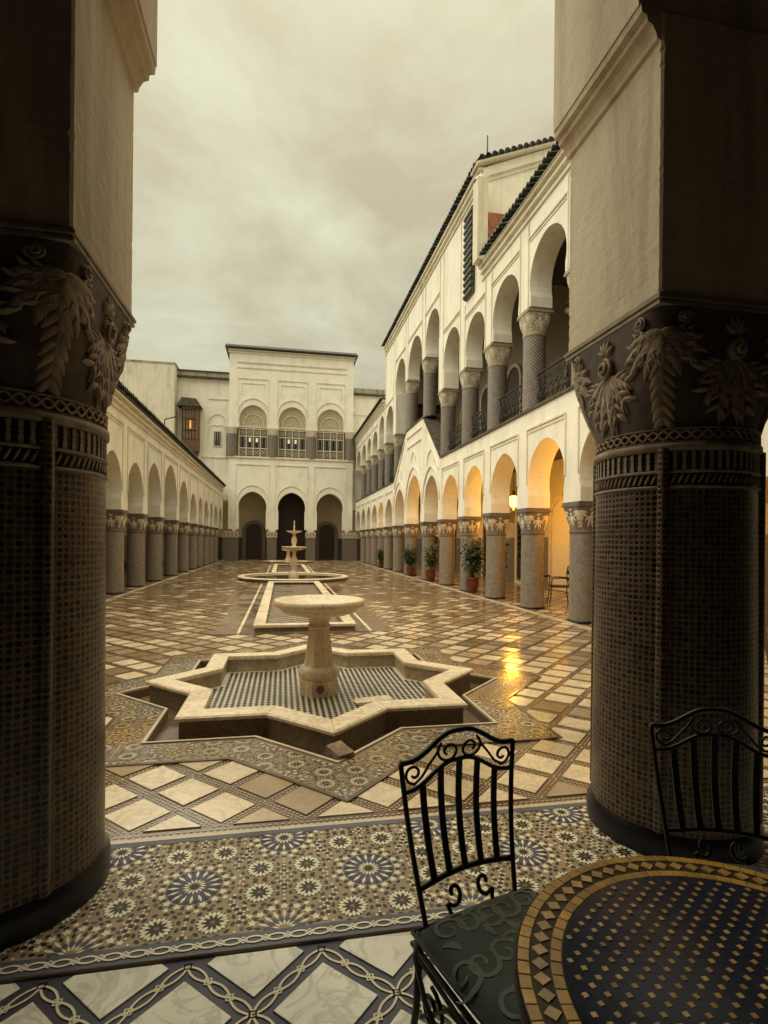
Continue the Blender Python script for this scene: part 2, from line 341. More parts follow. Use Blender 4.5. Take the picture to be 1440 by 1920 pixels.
# ------------------------------------------------------------------ mesh builder
class MB:
    def __init__(s): s.v = []; s.f = []; s.m = []; s.uv = []; s.sm = []
    def add(s, vs, fs, mi=0, uvs=None, smooth=False):
        o = len(s.v); s.v.extend([tuple(x) for x in vs])
        for k, f in enumerate(fs):
            s.f.append(tuple(i + o for i in f)); s.m.append(mi); s.sm.append(smooth)
            s.uv.append(uvs[k] if uvs else None)
        return s
    def quad(s, a, b, c, d, mi=0): return s.add([a, b, c, d], [(0, 1, 2, 3)], mi)
    def poly(s, pts, mi=0): return s.add(pts, [tuple(range(len(pts)))], mi)
    def box(s, x0, x1, y0, y1, z0, z1, mi=0):
        v = [(x0, y0, z0), (x1, y0, z0), (x1, y1, z0), (x0, y1, z0), (x0, y0, z1), (x1, y0, z1), (x1, y1, z1), (x0, y1, z1)]
        return s.add(v, [(0, 3, 2, 1), (4, 5, 6, 7), (0, 1, 5, 4), (1, 2, 6, 5), (2, 3, 7, 6), (3, 0, 4, 7)], mi)
    def prism(s, pts, z0, z1, mi=0, bottom=True, inset=0.0):
        n = len(pts); v = [(x, y, z0) for x, y in pts]
        if inset:
            cx = sum(p[0] for p in pts) / n; cy = sum(p[1] for p in pts) / n
            L = max(1e-6, sum(math.hypot(p[0] - cx, p[1] - cy) for p in pts) / n); k = 1 - inset / L
            v += [(x, y, z1 - inset) for x, y in pts] + [(cx + (x - cx) * k, cy + (y - cy) * k, z1) for x, y in pts]
            f = [tuple(range(2 * n, 3 * n))]
            for r in (0, n):
                f += [(r + i, r + (i + 1) % n, r + n + (i + 1) % n, r + n + i) for i in range(n)]
        else:
            v += [(x, y, z1) for x, y in pts]; f = [tuple(range(n, 2 * n))]
            f += [(i, (i + 1) % n, n + (i + 1) % n, n + i) for i in range(n)]
        if bottom: f.append(tuple(range(n - 1, -1, -1)))
        return s.add(v, f, mi)
    def lathe(s, prof, c=(0, 0, 0), n=24, mi=0, uv=True, smooth=True, a0=0.0, caps=True):
        vs = []; fs = []; uvs = []; k = len(prof); L = [0.0]
        for i in range(1, k): L.append(L[-1] + math.hypot(prof[i][0] - prof[i - 1][0], prof[i][1] - prof[i - 1][1]))
        rm = max(p[0] for p in prof)
        for j in range(n):
            a = a0 + 2 * PI * j / n
            for r, z in prof: vs.append((c[0] + r * math.cos(a), c[1] + r * math.sin(a), c[2] + z))
        for j in range(n):
            j2 = (j + 1) % n; u0 = 2 * PI * rm * j / n; u1 = 2 * PI * rm * (j + 1) / n
            for i in range(k - 1):
                fs.append((j * k + i, j2 * k + i, j2 * k + i + 1, j * k + i + 1))
                uvs.append(((u0, L[i]), (u1, L[i]), (u1, L[i + 1]), (u0, L[i + 1])))
        s.add(vs, fs, mi, uvs, smooth)
        if caps:
            if prof[0][0] > 1e-4: s.add([vs[j * k] for j in range(n)], [tuple(range(n - 1, -1, -1))], mi)
            if prof[-1][0] > 1e-4: s.add([vs[j * k + k - 1] for j in range(n)], [tuple(range(n))], mi)
        return s
    def tube(s, pts, r, n=6, mi=0, closed=False, smooth=True):
        P = [Vector(p) for p in pts]; m = len(P); vs = []; fs = []
        rs = r if isinstance(r, (list, tuple)) else [r] * m
        up = None
        for i in range(m):
            if closed: d = P[(i + 1) % m] - P[i - 1]
            else: d = P[min(i + 1, m - 1)] - P[max(i - 1, 0)]
            if d.length < 1e-9: d = Vector((0, 0, 1))
            d.normalize()
            if up is None: up = d.orthogonal().normalized()
            up = (up - d * up.dot(d))
            if up.length < 1e-6: up = d.orthogonal()
            up.normalize(); w = d.cross(up)
            for j in range(n):
                a = 2 * PI * j / n
                vs.append(P[i] + (up * math.cos(a) + w * math.sin(a)) * rs[i])
        for i in range(m if closed else m - 1):
            i2 = (i + 1) % m
            for j in range(n):
                j2 = (j + 1) % n
                fs.append((i * n + j, i * n + j2, i2 * n + j2, i2 * n + j))
        if not closed: fs.append(tuple(range(n - 1, -1, -1))); fs.append(tuple((m - 1) * n + j for j in range(n)))
        return s.add(vs, fs, mi, None, smooth)
    def ribbon(s, pts, w, z, mi=0, closed=False):
        m = len(pts); L = []; Rr = []
        for i in range(m):
            a = pts[(i - 1) % m] if (closed or i > 0) else pts[0]
            b = pts[(i + 1) % m] if (closed or i < m - 1) else pts[-1]
            dx, dy = b[0] - a[0], b[1] - a[1]; l = math.hypot(dx, dy) or 1
            nx, ny = -dy / l * w / 2, dx / l * w / 2
            L.append((pts[i][0] + nx, pts[i][1] + ny, z)); Rr.append((pts[i][0] - nx, pts[i][1] - ny, z))
        vs = L + Rr; fs = [(i, m + i, m + (i + 1) % m, (i + 1) % m) for i in range(m if closed else m - 1)]
        return s.add(vs, fs, mi)
    def xform(s, M):
        s.v = [tuple(M @ Vector(p)) for p in s.v]; return s
    def mesh(s, name, mats):
        me = bpy.data.meshes.new(name); me.from_pydata(s.v, [], s.f)
        for m in mats: me.materials.append(MAT[m] if isinstance(m, str) else m)
        me.polygons.foreach_set('material_index', s.m)
        me.polygons.foreach_set('use_smooth', s.sm)
        if any(u is not None for u in s.uv):
            ul = me.uv_layers.new(name='UVMap'); data = []
            for f, u in zip(s.f, s.uv):
                for k in range(len(f)):
                    data.extend(u[k] if u else (0.0, 0.0))
            ul.data.foreach_set('uv', data)
        me.update(); return me
    def build(s, name, mats, parent=None):
        if isinstance(mats, str): mats = [mats]
        return link(name, s.mesh(name, mats), parent)

def link(name, me, parent=None, loc=None, rz=None):
    o = bpy.data.objects.new(name, me); COL.objects.link(o)
    if parent is not None: o.parent = parent
    if loc is not None: o.location = loc
    if rz is not None: o.rotation_euler = (0, 0, rz)
    return o
def empty(name, parent=None, loc=(0, 0, 0), rz=0.0):
    o = link(name, None, parent, loc, rz); o.empty_display_size = 0.2
    return o
def tag(o, label, cat=None, group=None, kind=None):
    if label: o['label'] = label
    if cat: o['category'] = cat
    if group: o['group'] = group
    if kind: o['kind'] = kind
    return o
def thing(name, label, cat, loc=(0, 0, 0), rz=0.0, group=None):
    return tag(empty(name, None, loc, rz), label, cat, group)
def stuff(o): o['kind'] = 'stuff'; return o
def copy_tree(o, parent=None):
    c = o.copy(); COL.objects.link(c); c.parent = parent
    for ch in list(o.children): copy_tree(ch, c)
    return c
def clip(poly, nx, ny, d):
    """keep the side nx*x + ny*y <= d of a convex polygon"""
    out = []; n = len(poly)
    for i in range(n):
        a, b = poly[i], poly[(i + 1) % n]
        da = nx * a[0] + ny * a[1] - d; db = nx * b[0] + ny * b[1] - d
        if da <= 0: out.append(a)
        if (da < 0 < db) or (db < 0 < da):
            t = da / (da - db); out.append((a[0] + (b[0] - a[0]) * t, a[1] + (b[1] - a[1]) * t))
    return out
# ------------------------------------------------------------------ measurements of the place
AX = 0.40                                   # middle line of the fountains
COLX_R, COLX_L = 5.80, -4.65                # column rows
FR, FL = 5.53, -4.38                        # faces of the arcade walls
YS = [7.35, 9.54, 11.72, 13.93, 16.10, 18.41, 20.88, 23.90, 26.60, 29.10, 31.20, 33.60, 35.70, 38.20]
YB = 41.0                                   # end pavilion
S2 = math.sqrt(0.5)

# ------------------------------------------------------------------ star helpers
def star(R, cx, cy, rot=0.0):
    return [(cx + (R if k % 2 == 0 else R * 0.76537) * math.cos(rot + k * PI / 8), cy + (R if k % 2 == 0 else R * 0.76537) * math.sin(rot + k * PI / 8)) for k in range(16)]
def in_star(x, y, R): return max(abs(x), abs(y)) < R * S2 or abs(x) + abs(y) < R
def ring(mb, A, za, B, zb, mi=0):
    n = len(A)
    for i in range(n):
        j = (i + 1) % n
        mb.quad((*A[i], za), (*B[i], zb), (*B[j], zb), (*A[j], za), mi)

# ------------------------------------------------------------------ zellij: one repeat of rosettes, cut as real pieces
CW_, CH_ = 0.78, 0.66
def zellij_cell():
    out = []                                # polygon, centre, colour key, layer
    def put(pts, c, key, layer=1): out.append((pts, c, key, layer))
    def wrapd(x, y, b):
        dx = abs(x - b[0]) % CW_; dx = min(dx, CW_ - dx); dy = abs(y - b[1]) % CH_; dy = min(dy, CH_ - dy)
        return math.hypot(dx, dy)
    def P_(c, r, a): return (c[0] + r * math.cos(a), c[1] + r * math.sin(a))
    def kite(c, a, r0, r1, r2, w, key, layer=1):
        m = P_(c, r1, a); t = a + PI / 2
        put([P_(c, r0, a), (m[0] - w * math.cos(t), m[1] - w * math.sin(t)), P_(c, r2, a), (m[0] + w * math.cos(t), m[1] + w * math.sin(t))], P_(c, r1, a), key, layer)
    def oval(c, rx, ry, a, key, n=8, layer=1):
        ca, sa = math.cos(a), math.sin(a); pts = []
        for k in range(n):
            u, v = rx * math.cos(2 * PI * (k + .5) / n), ry * math.sin(2 * PI * (k + .5) / n); pts.append((c[0] + u * ca - v * sa, c[1] + u * sa + v * ca))
        put(pts, c, key, layer)
    def star_(c, r, n, a, key, layer=1, q=.5): put([P_(c, r if k % 2 == 0 else r * q, a + PI * k / n) for k in range(2 * n)], c, key, layer)
    bigs = [(0, 0), (CW_ / 2, CH_ / 2)]; smalls = []
    for bx, by in bigs:
        for sx in (-1, 1):
            for sy in (-1, 1): smalls.append(((bx + sx * 0.283) % CW_, (by + sy * 0.087) % CH_))
    for c in bigs:
        oval(c, .118, .118, 0, 'b', 32, 0)
        oval(c, .060, .060, 0, 'u', 24, 1); oval(c, .017, .017, 0, 'k', 10, 3)
        for k in range(16):
            a = 2 * PI * k / 16; b = a + PI / 16
            kite(c, a, .019, .036, .054, .0058, 'w', 3); kite(c, b, .036, .062, .088, .0095, 'b', 2); kite(c, a, .060, .090, .116, .0075, 'w', 3)
            kite(c, b, .090, .106, .122, .0085, 'k', 2)
            star_(P_(c, .137, a), .0205, 5, a, 'w', 2, .52); kite(c, b, .122, .139, .156, .0095, 'k', 1)
            oval(P_(c, .166, a), .0090, .0125, a, 'k', 8, 1)
            if k % 2 == 0: star_(P_(c, .168, b), .0165, 5, b, 'w', 2, .5)
            else: oval(P_(c, .170, b), .0085, .0125, b, 'b', 8, 1)
    for c in smalls:
        oval(c, .066, .066, 0, 'g', 20, 0); oval(c, .0085, .0085, 0, 'r', 8, 3)
        for k in range(10):
            a = 2 * PI * k / 10; b = a + PI / 10
            kite(c, a, .010, .025, .038, .0078, 'k', 2)
            kite(c, b, .024, .046, .064, .0085, 'w', 2); kite(c, a, .040, .052, .066, .0088, 'w', 2)
        for k in range(12):
            a = 2 * PI * (k + .5) / 12; p = P_(c, .082, a)
            if sum(wrapd(p[0], p[1], q) < .086 for q in smalls) > 1 and k % 2: continue
            oval(p, .0085, .0135, a, 'k', 8, 1)
    st = 0.0300; fr = random.Random(3); hx, hy = CW_ / 2, CH_ / 2; pts = []; stars = []
    for j in range(int(hy / (st * 0.866)) + 2):
        for i in range(int(hx / st) + 2):
            x, y = min((i + 0.5 * (j % 2)) * st, hx), min(j * st * 0.866, hy)
            if x < 0.010: x = 0.0
            if hx - x < 0.012: x = hx
            if hy - y < 0.012: y = hy
            key = fr.choice('rktkrkgk')
            for mx, my in ((x, y), (-x, y), (x, -y), (-x, -y)):
                mx %= CW_; my %= CH_
                if min(wrapd(mx, my, b) for b in bigs) < 0.188 or min(wrapd(mx, my, b) for b in smalls) < 0.102: continue
                if any(wrapd(mx, my, q) < 0.0235 for q in pts): continue
                pts.append((mx, my)); oval((mx, my), .0128, .0118, .4, key, 8, 1)
                for sy in (-1, 1):
                    c2 = (mx, my + sy * .0173)
                    if min(wrapd(c2[0], c2[1], b) for b in smalls) > .095 and min(wrapd(c2[0], c2[1], b) for b in bigs) > .18 and not any(wrapd(c2[0], c2[1], q) < .010 for q in stars):
                        stars.append(c2); star_(c2, .0095, 4, .3, 'w', 2, .45)
    return out
ZCELL = zellij_cell()
ZM = ['z_white', 'z_black', 'z_brown', 'z_green', 'z_blue', 'z_yellow', 'z_under', 'z_tan']
ZI = {'w': 0, 'k': 1, 'r': 2, 'g': 3, 'b': 4, 'y': 5, 'u': 6, 't': 7}
def lay_zellij(mb, x0, x1, y0, y1, ox, oy, z, keep, recolor=None):
    for i in range(math.floor((x0 - ox) / CW_) - 1, math.ceil((x1 - ox) / CW_) + 1):
        for j in range(math.floor((y0 - oy) / CH_) - 1, math.ceil((y1 - oy) / CH_) + 1):
            X, Y = ox + i * CW_, oy + j * CH_
            for poly, (mx, my), c, layer in ZCELL:
                if not (x0 < X + mx < x1 and y0 < Y + my < y1) or not keep(X + mx, Y + my, .06 if layer == 0 else 0): continue
                k = recolor(c, X + mx, Y + my) if recolor else c
                zz = z + layer * 0.0005 + (rnd.uniform(-0.0001, 0.0001) if layer else 0)
                mb.poly([(X + px, Y + py, zz) for px, py in poly], ZI[k])

def chain(mb, p0, p1, z, amp=0.017, wl=0.115, w=0.0085, mi=0):
    """pale interlaced chain running along a strip"""
    dx, dy = p1[0] - p0[0], p1[1] - p0[1]; L = math.hypot(dx, dy)
    if L < 0.05: return
    n = max(1, round(L / wl)); tx, ty = dx / L, dy / L; steps = n * 10
    for ph in (0, PI):
        pts = []
        for i in range(steps + 1):
            s = L * i / steps; o = amp * math.sin(2 * PI * n * i / steps / 1.0 * 0.5 * 2 + ph)
            o = amp * (abs(math.sin(PI * n * i / steps)) ** 0.8) * (1 if ph == 0 else -1)
            pts.append((p0[0] + tx * s - ty * o, p0[1] + ty * s + tx * o))
        mb.ribbon(pts, w, z + (0.0004 if ph else 0), mi)
    for k in range(n + 1):
        s = L * k / n; c = (p0[0] + tx * s, p0[1] + ty * s); q = 0.016
        mb.ribbon([(c[0] + tx * q, c[1] + ty * q), (c[0] - ty * q, c[1] + tx * q), (c[0] - tx * q, c[1] - ty * q), (c[0] + ty * q, c[1] - tx * q)], w * 0.8, z + 0.0008, mi, True)

# ------------------------------------------------------------------ gallery floor (camera side)
BY0, BY1 = 2.065, 2.885                      # mosaic threshold between the columns
gf = MB(); gf.quad((-7, -3.4, 0), (9.4, -3.4, 0), (9.4, BY0, 0), (-7, BY0, 0))
gallery_floor = tag(gf.build('gallery_floor', 'navy_floor'), 'gallery floor of pale marble diamonds in navy chain strips', kind='structure')
PER, TILE = 0.34, 0.247
P0, Q0 = (0.40 + 1.785) * S2, (1.785 - 0.40) * S2
def pq(p, q): return ((p - q) * S2, (p + q) * S2)
cb = MB()
for i in range(-14, 15):
    for j in range(-14, 15):
        p, q = P0 + i * PER, Q0 + j * PER
        h = TILE / 2; c = pq(p + PER / 2, q + PER / 2)
        if not (-2.4 < c[0] < 3.2 and 0.2 < c[1] < 2.4): continue
        poly = [pq(p + PER / 2 + a * h, q + PER / 2 + b * h) for a, b in ((-1, -1), (1, -1), (1, 1), (-1, 1))]
        poly = clip(poly, 0, 1, BY0 - 0.012)
        if len(poly) < 3: continue
        mx, my = sum(v[0] for v in poly) / len(poly), sum(v[1] for v in poly) / len(poly)
        m = MB().prism([(x - mx, y - my) for x, y in poly], -0.004, 0.005 + rnd.uniform(0, 0.0012), 0, False, 0.0016)
        link('marble_tile', m.mesh('marble_tile', ['marble_gal']), gallery_floor, (mx, my, 0))
for i in range(-14, 15):
    for j in range(-14, 15):
        p, q = P0 + i * PER, Q0 + j * PER
        for e in ((p + PER, q), (p, q + PER)):
            a, b = pq(p, q), pq(*e)
            if a[1] > BY0 - .02 and b[1] > BY0 - .02: continue
            if max(a[1], b[1]) > BY0 - 0.03:
                lo, hi = (a, b) if a[1] < b[1] else (b, a)
                t = (BY0 - 0.03 - lo[1]) / (hi[1] - lo[1]); a, b = lo, (lo[0] + (hi[0] - lo[0]) * t, BY0 - 0.03)
            if -2.4 < a[0] < 3.2 and 0.3 < a[1]: chain(cb, a, b, 0.0035)
stuff(cb.build('chain_inlay', 'z_base', gallery_floor))

# ------------------------------------------------------------------ mosaic threshold
th = MB(); th.box(-7, 9.4, BY0, BY1, -0.05, 0.010)
threshold = tag(th.build('mosaic_threshold', 'z_ground'), 'band of rosette zellij mosaic running between the two big columns', kind='structure')
m = MB(); m.quad((-7, BY0 + .002, .0125), (9.4, BY0 + .002, .0125), (9.4, BY0 + .085, .0125), (-7, BY0 + .085, .0125))
m.quad((-7, BY1 - .04, .0125), (9.4, BY1 - .04, .0125), (9.4, BY1 - .002, .0125), (-7, BY1 - .002, .0125))
m.build('border_strip', 'blue_grey', threshold)
m = MB(); chain(m, (-2.5, BY0 + .042), (3.5, BY0 + .042), 0.0155, 0.016, 0.085, 0.008)
stuff(m.build('chain_inlay', 'z_white', threshold))
m = MB()
lay_zellij(m, -3.4, 4.6, BY0 + .087, BY1 - .042, -0.368, 2.475, 0.0107, lambda x, y, e: True)
stuff(m.build('zellij_pieces', ZM, threshold))
m = MB()
for k in range(-9, 11): m.box(k * 0.9, k * 0.9 + 0.896, BY1, BY1 + 0.03, -0.05, 0.013)
m.build('marble_edging', 'kerb', threshold)

# ------------------------------------------------------------------ courtyard floor
SCX, SCY = 0.39, 5.68                        # star fountain
CY0 = BY1 + 0.03; SQ = 2.7
XL, XR, YF = -8.2, 9.4, 45.0
cf = MB()
for (a, b, c, d) in ((XL, XR, CY0, SCY - SQ), (XL, SCX - SQ, SCY - SQ, SCY + SQ), (SCX + SQ, XR, SCY - SQ, SCY + SQ), (XL, XR, SCY + SQ, YF)):
    if d > c: cf.quad((a, c, 0), (b, c, 0), (b, d, 0), (a, d, 0))
def sq_edge(ang):
    c, s = math.cos(ang), math.sin(ang); k = SQ / max(abs(c), abs(s)); return (SCX + c * k, SCY + s * k)
A = star(2.0, SCX, SCY); B = [sq_edge(k * PI / 8) for k in range(16)]
if SCY - SQ < CY0: B = [(x, max(y, CY0)) for x, y in B]
ring(cf, A, 0, B, 0)
court = tag(cf.build('courtyard_floor', 'court_base'), 'rain-wet courtyard floor of marble diamonds and brown mosaic strips', kind='structure')
# marble diamonds
PA, PB, TA, TB = 0.335, 0.325, 0.250, 0.262
p0, q0 = (-0.79 + 3.2) * S2, (3.2 + 0.79) * S2
tiles = []
def blocked(x, y):
    if in_star(x - SCX, y - SCY, 2.50) or in_star(x - SCX, y - 37.5, 2.3): return True
    if -1.05 < x < 1.85 and (9.0 < y < 19.3 or 24.0 < y < 33.4): return True
    return math.hypot(x - 0.45, y - 21.6) < 2.2
for i in range(-30, 150):
    for j in range(-60, 150):
        p, q = p0 + i * PA, q0 + j * PB; x, y = pq(p, q)
        if not (XL + .3 < x < XR - .3 and CY0 - .1 < y < 43.5) or blocked(x, y): continue
        if 5.36 < x < 5.52 or -4.37 < x < -4.21: pass
        w = rnd.choice((1, 1, 1, 0.99, 0.98)); ha, hb = TA / 2 * w, TB / 2 * w
        poly = [pq(p + a * ha + rnd.uniform(-.003, .003), q + b * hb + rnd.uniform(-.003, .003)) for a, b in ((-1, -1), (1, -1), (1, 1), (-1, 1))]
        poly = clip(poly, 0, -1, -(CY0 + 0.085))
        if len(poly) < 3: continue
        r = rnd.random()
        far = min(1, max(0, (y - 5) / 9))
        mat = 0 if r < 0.74 - 0.60 * far else (1 if r < 0.94 - 0.08 * far else 2)
        vis = abs((x * CT - y * ST) / (x * ST + y * CT)) < 0.78
        tiles.append((y + (0 if vis else 50), poly, mat))
tiles.sort(key=lambda t: t[0])
TM = ['marble_a', 'marble_b', 'marble_c']
rest = MB()
for k, (d, poly, mat) in enumerate(tiles):
    if k < 290:
        mx, my = sum(v[0] for v in poly) / len(poly), sum(v[1] for v in poly) / len(poly)
        m = MB().prism([(x - mx, y - my) for x, y in poly], -0.004, 0.006 + rnd.uniform(-.001, .0018), 0, False, 0.002)
        link('marble_tile', m.mesh('marble_tile', [TM[mat]]), court, (mx, my, 0), )
    else:
        rest.prism(poly, -0.002, 0.005 + rnd.uniform(0, .002), mat, False)
stuff(rest.build('marble_tiles', TM, court))
# little lozenges in the mosaic strips of the near part
m = MB()
def bit(x, y, ang, l=0.0105, w=0.0065):
    c, s = math.cos(ang), math.sin(ang)
    m.poly([(x + c * l, y + s * l, .0026), (x - s * w, y + c * w, .0026), (x - c * l, y - s * l, .0026), (x + s * w, y - c * w, .0026)])
def strip_bits(fixed_p):
    per, oth = (PA, PB) if fixed_p else (PB, PA)
    for i in range(-30, 60):
        base = (p0 if fixed_p else q0) + (i + 0.5) * per
        wid = (PA - TA if fixed_p else PB - TB)
        rows = 3 if wid > 0.075 else 2
        for row in range(rows):
            off = (row - (rows - 1) / 2) * 0.023
            s = -8.0
            while s < 12.0:
                s += 0.029
                x, y = pq(base + off, s + 0.0145 * (row % 2)) if fixed_p else pq(s + 0.0145 * (row % 2), base + off)
                if not (CY0 + .08 < y < 6.4) or not (-2.3 < x < 4.2) or blocked(x, y): continue
                if rnd.random() < 0.12: continue
                bit(x, y, PI / 4 if not fixed_p else 3 * PI / 4)
strip_bits(True); strip_bits(False)
for row in (0, 1):
    for k in range(-70, 110): bit(k * 0.034 + row * 0.017, CY0 + 0.022 + row * 0.026, 0, 0.013, 0.007)
stuff(m.build('strip_lozenges', 'strip_bit', court))
# kerbs along both arcades
for x0 in (FR - 0.14, FL + 0.04):
    for k in range(26):
        y = 5.0 + k * 1.4
        b = MB().box(x0, x0 + 0.10, y, y + 1.394, -0.02, 0.022 + rnd.uniform(0, .004))
        b.build('kerb_stone', 'kerb', court)
# worn mosaic lanes beside the long pools
m = MB()
for y0, y1 in ((9.0, 19.3), (24.0, 33.4)):
    for x0, x1 in ((AX - 1.52, AX - 1.13), (AX + 1.14, AX + 1.53)):
        m.box(x0, x1, y0, y1, -0.01, 0.009)
m.build('worn_lane', 'court_brown', court)
# second star carpet far off
m = MB(); m.poly([(x, y, 0.010) for x, y in star(2.3, SCX, 37.5)]); m.build('mosaic_carpet', 'court_brown', court)
# zellij star carpet round the near fountain
zs = MB(); A = star(2.0, SCX, SCY); B = star(2.55, SCX, SCY)
ring(zs, A, 0.0105, B, 0.0105); ring(zs, B, 0.0105, B, 0.0)
carpet = zs.build('mosaic_carpet', 'z_carpet', court)
m = MB(); ca, sa = math.cos(0.39), math.sin(0.39)
def recol(c, x, y):
    h = math.sin(x * 5.1 + 1.3) * math.sin(y * 4.3 + .7)
    if c == 'u': return 'u'
    if c == 'w': return 'y' if h > 0.3 else 'w'
    if c == 'b': return 'r' if h > 0 else 'b'
    return c if c != 'k' or rnd.random() > .3 else 't'
lay_zellij(m, SCX - 2.6, SCX + 2.6, SCY - 2.6, SCY + 2.6, SCX, SCY + .1, 0.0114, lambda x, y, e: in_star(x - SCX, y - SCY, 2.51 - e) and not in_star(x - SCX, y - SCY, 2.05 + e), recol)
stuff(m.build('zellij_pieces', ['zw_' + k[2:] for k in ZM], court))
m = MB(); ring(m, star(2.515, SCX, SCY), 0.0135, star(2.552, SCX, SCY), 0.0135); m.build('carpet_border', 'court_base', court)

# ------------------------------------------------------------------ fountains
def pedestal(parent, x, y, z0, s=1.0):
    m = MB()
    m.lathe([(0.215 * s, 0), (0.215 * s, 0.15), (0.20 * s, 0.17)], (x, y, z0), 8, smooth=False, a0=PI / 8)
    m.build('pedestal_base', 'marble_bowl', parent)
    m = MB(); m.lathe([(0.20, 0.17), (0.222, 0.215), (0.215, 0.255), (0.185, 0.285), (0.165, 0.30)], (x, y, z0), 28)
    m.build('pedestal_torus', 'marble_bowl', parent)
    m = MB(); m.lathe([(0.168, 0.299), (0.160, 0.33), (0.118, 0.63), (0.108, 0.69)], (x, y, z0), 8, smooth=False, a0=PI / 8)
    m.build('pedestal_shaft', 'marble_bowl', parent)
    m = MB(); m.lathe([(0.112, 0.689), (0.125, 0.70), (0.125, 0.715), (0.108, 0.73), (0.105, 0.76), (0.125, 0.80), (0.17, 0.82)], (x, y, z0), 28)
    m.build('neck', 'marble_bowl', parent)
    zt = 0.934 - z0
    m = MB(); m.lathe([(0.17, 0.819), (0.30, 0.835), (0.385, 0.862), (0.405, 0.885), (0.41, 0.905), (0.45, 0.918), (0.475, 0.932), (0.478, 0.955), (0.472, zt - 0.005), (0.455, zt), (0.40, zt - 0.004), (0.375, zt - 0.02), (0.30, zt - 0.055), (0.15, zt - 0.075), (0.0001, zt - 0.08)], (x, y, z0), 48, caps=False)
    m.build('bowl', 'marble_bowl', parent)

def star_fountain(cx, cy, label, sunk):
    t = thing('star_fountain', label, 'fountain', (cx, cy, 0), group='star fountains on the courtyard axis')
    RO, RI, ZT, ZF = 1.73, 1.445, 0.135, -0.06
    ZB = -0.085 if sunk else 0.0
    m = MB(); A = star(RO - 0.045, 0, 0); B = star(RI + .03, 0, 0)
    ring(m, A, ZB, A, ZT - 0.04); m.build('basin_wall', 'basin_wall', t)
    m = MB(); ring(m, B, ZT - 0.04, B, ZF); m.build('inner_wall', 'basin_inner', t)
    O, I = star(RO, 0, 0), star(RI, 0, 0); O2, I2 = star(RO - .02, 0, 0), star(RI + .006, 0, 0)
    for k in range(16):
        j = (k + 1) % 16; g = 0.0022
        def pt(P, a, b, e):
            L = math.dist(P[a], P[b]); f = e / L; return (P[a][0] + (P[b][0] - P[a][0]) * f, P[a][1] + (P[b][1] - P[a][1]) * f)
        o0, o1, i0, i1 = pt(O, k, j, g), pt(O, j, k, g), pt(I, k, j, g), pt(I, j, k, g)
        u0, u1, w0, w1 = pt(O2, k, j, g), pt(O2, j, k, g), pt(I2, k, j, g), pt(I2, j, k, g)
        z0, z1, z2 = ZT - 0.042, ZT - 0.012, ZT + rnd.uniform(-.0015, .0015)
        v = [(*u0, z0), (*o0, z0 + .008), (*o0, z1), (*u0, z2), (*w0, z2), (*i0, z1), (*i0, z0),
             (*u1, z0), (*o1, z0 + .008), (*o1, z1), (*u1, z2), (*w1, z2), (*i1, z1), (*i1, z0)]
        f = [(a, (a + 1) % 7, 7 + (a + 1) % 7, 7 + a) for a in range(7)] + [tuple(range(6, -1, -1)), tuple(range(7, 14))]
        MB().add(v, f).build('rim_slab', 'marble_rim', t)
    if sunk:
        m = MB(); m.poly([(x, y, ZF) for x, y in star(RI + .035, 0, 0)]); fl = m.build('basin_floor', 'chk_white', t)
        m = MB(); c = 0.057
        for i in range(-30, 31):
            for j in range(-30, 31):
                x, y = i * c, j * c
                if not in_star(x, y, RI - .03): continue
                k = 0.49 * c; m.poly([(x - k, y, ZF + .003), (x, y - k, ZF + .003), (x + k, y, ZF + .003), (x, y + k, ZF + .003)])
        stuff(m.build('checker_tiles', 'chk_black', t))
        m = MB(); ring(m, star(RO - .05, 0, 0), ZB + .004, star(1.97, 0, 0), ZB + .004); ring(m, star(1.97, 0, 0), ZB, star(1.97, 0, 0), 0.0)
        m.build('drain_channel', 'channel', t)
        I3, O3 = star(1.972, 0, 0), star(2.006, 0, 0)
        for k in range(16):
            j = (k + 1) % 16
            v = [(*I3[k], -.02), (*I3[j], -.02), (*O3[j], -.02), (*O3[k], -.02), (*I3[k], .021), (*I3[j], .021), (*O3[j], .021), (*O3[k], .021)]
            MB().add(v, [(4, 5, 6, 7), (0, 1, 5, 4), (2, 3, 7, 6), (1, 2, 6, 5), (3, 0, 4, 7)]).build('channel_edging', 'kerb', t)
        m = MB(); m.lathe([(0.03, 0), (0.045, .012), (0.03, .022), (0.02, .012), (0.0001, .010)], (0, 0, 0), 14, caps=False)
        m.xform(Matrix.Translation((0.0, -0.198, 0.03)) @ Matrix.Rotation(PI / 2, 4, 'X')); m.build('spout_boss', 'abacus_dark', t)
    else:
        m = MB(); m.poly([(x, y, 0.02) for x, y in star(RI + .03, 0, 0)]); m.build('basin_floor', 'chk_white', t)
    pedestal(t, 0, 0, ZF if sunk else 0.0)
    return t
star_fountain(SCX, SCY, 'near eight-pointed star basin with marble bowl on a pedestal', True)
star_fountain(SCX, 37.5, 'small distant star basin with bowl before the end pavilion door', False)

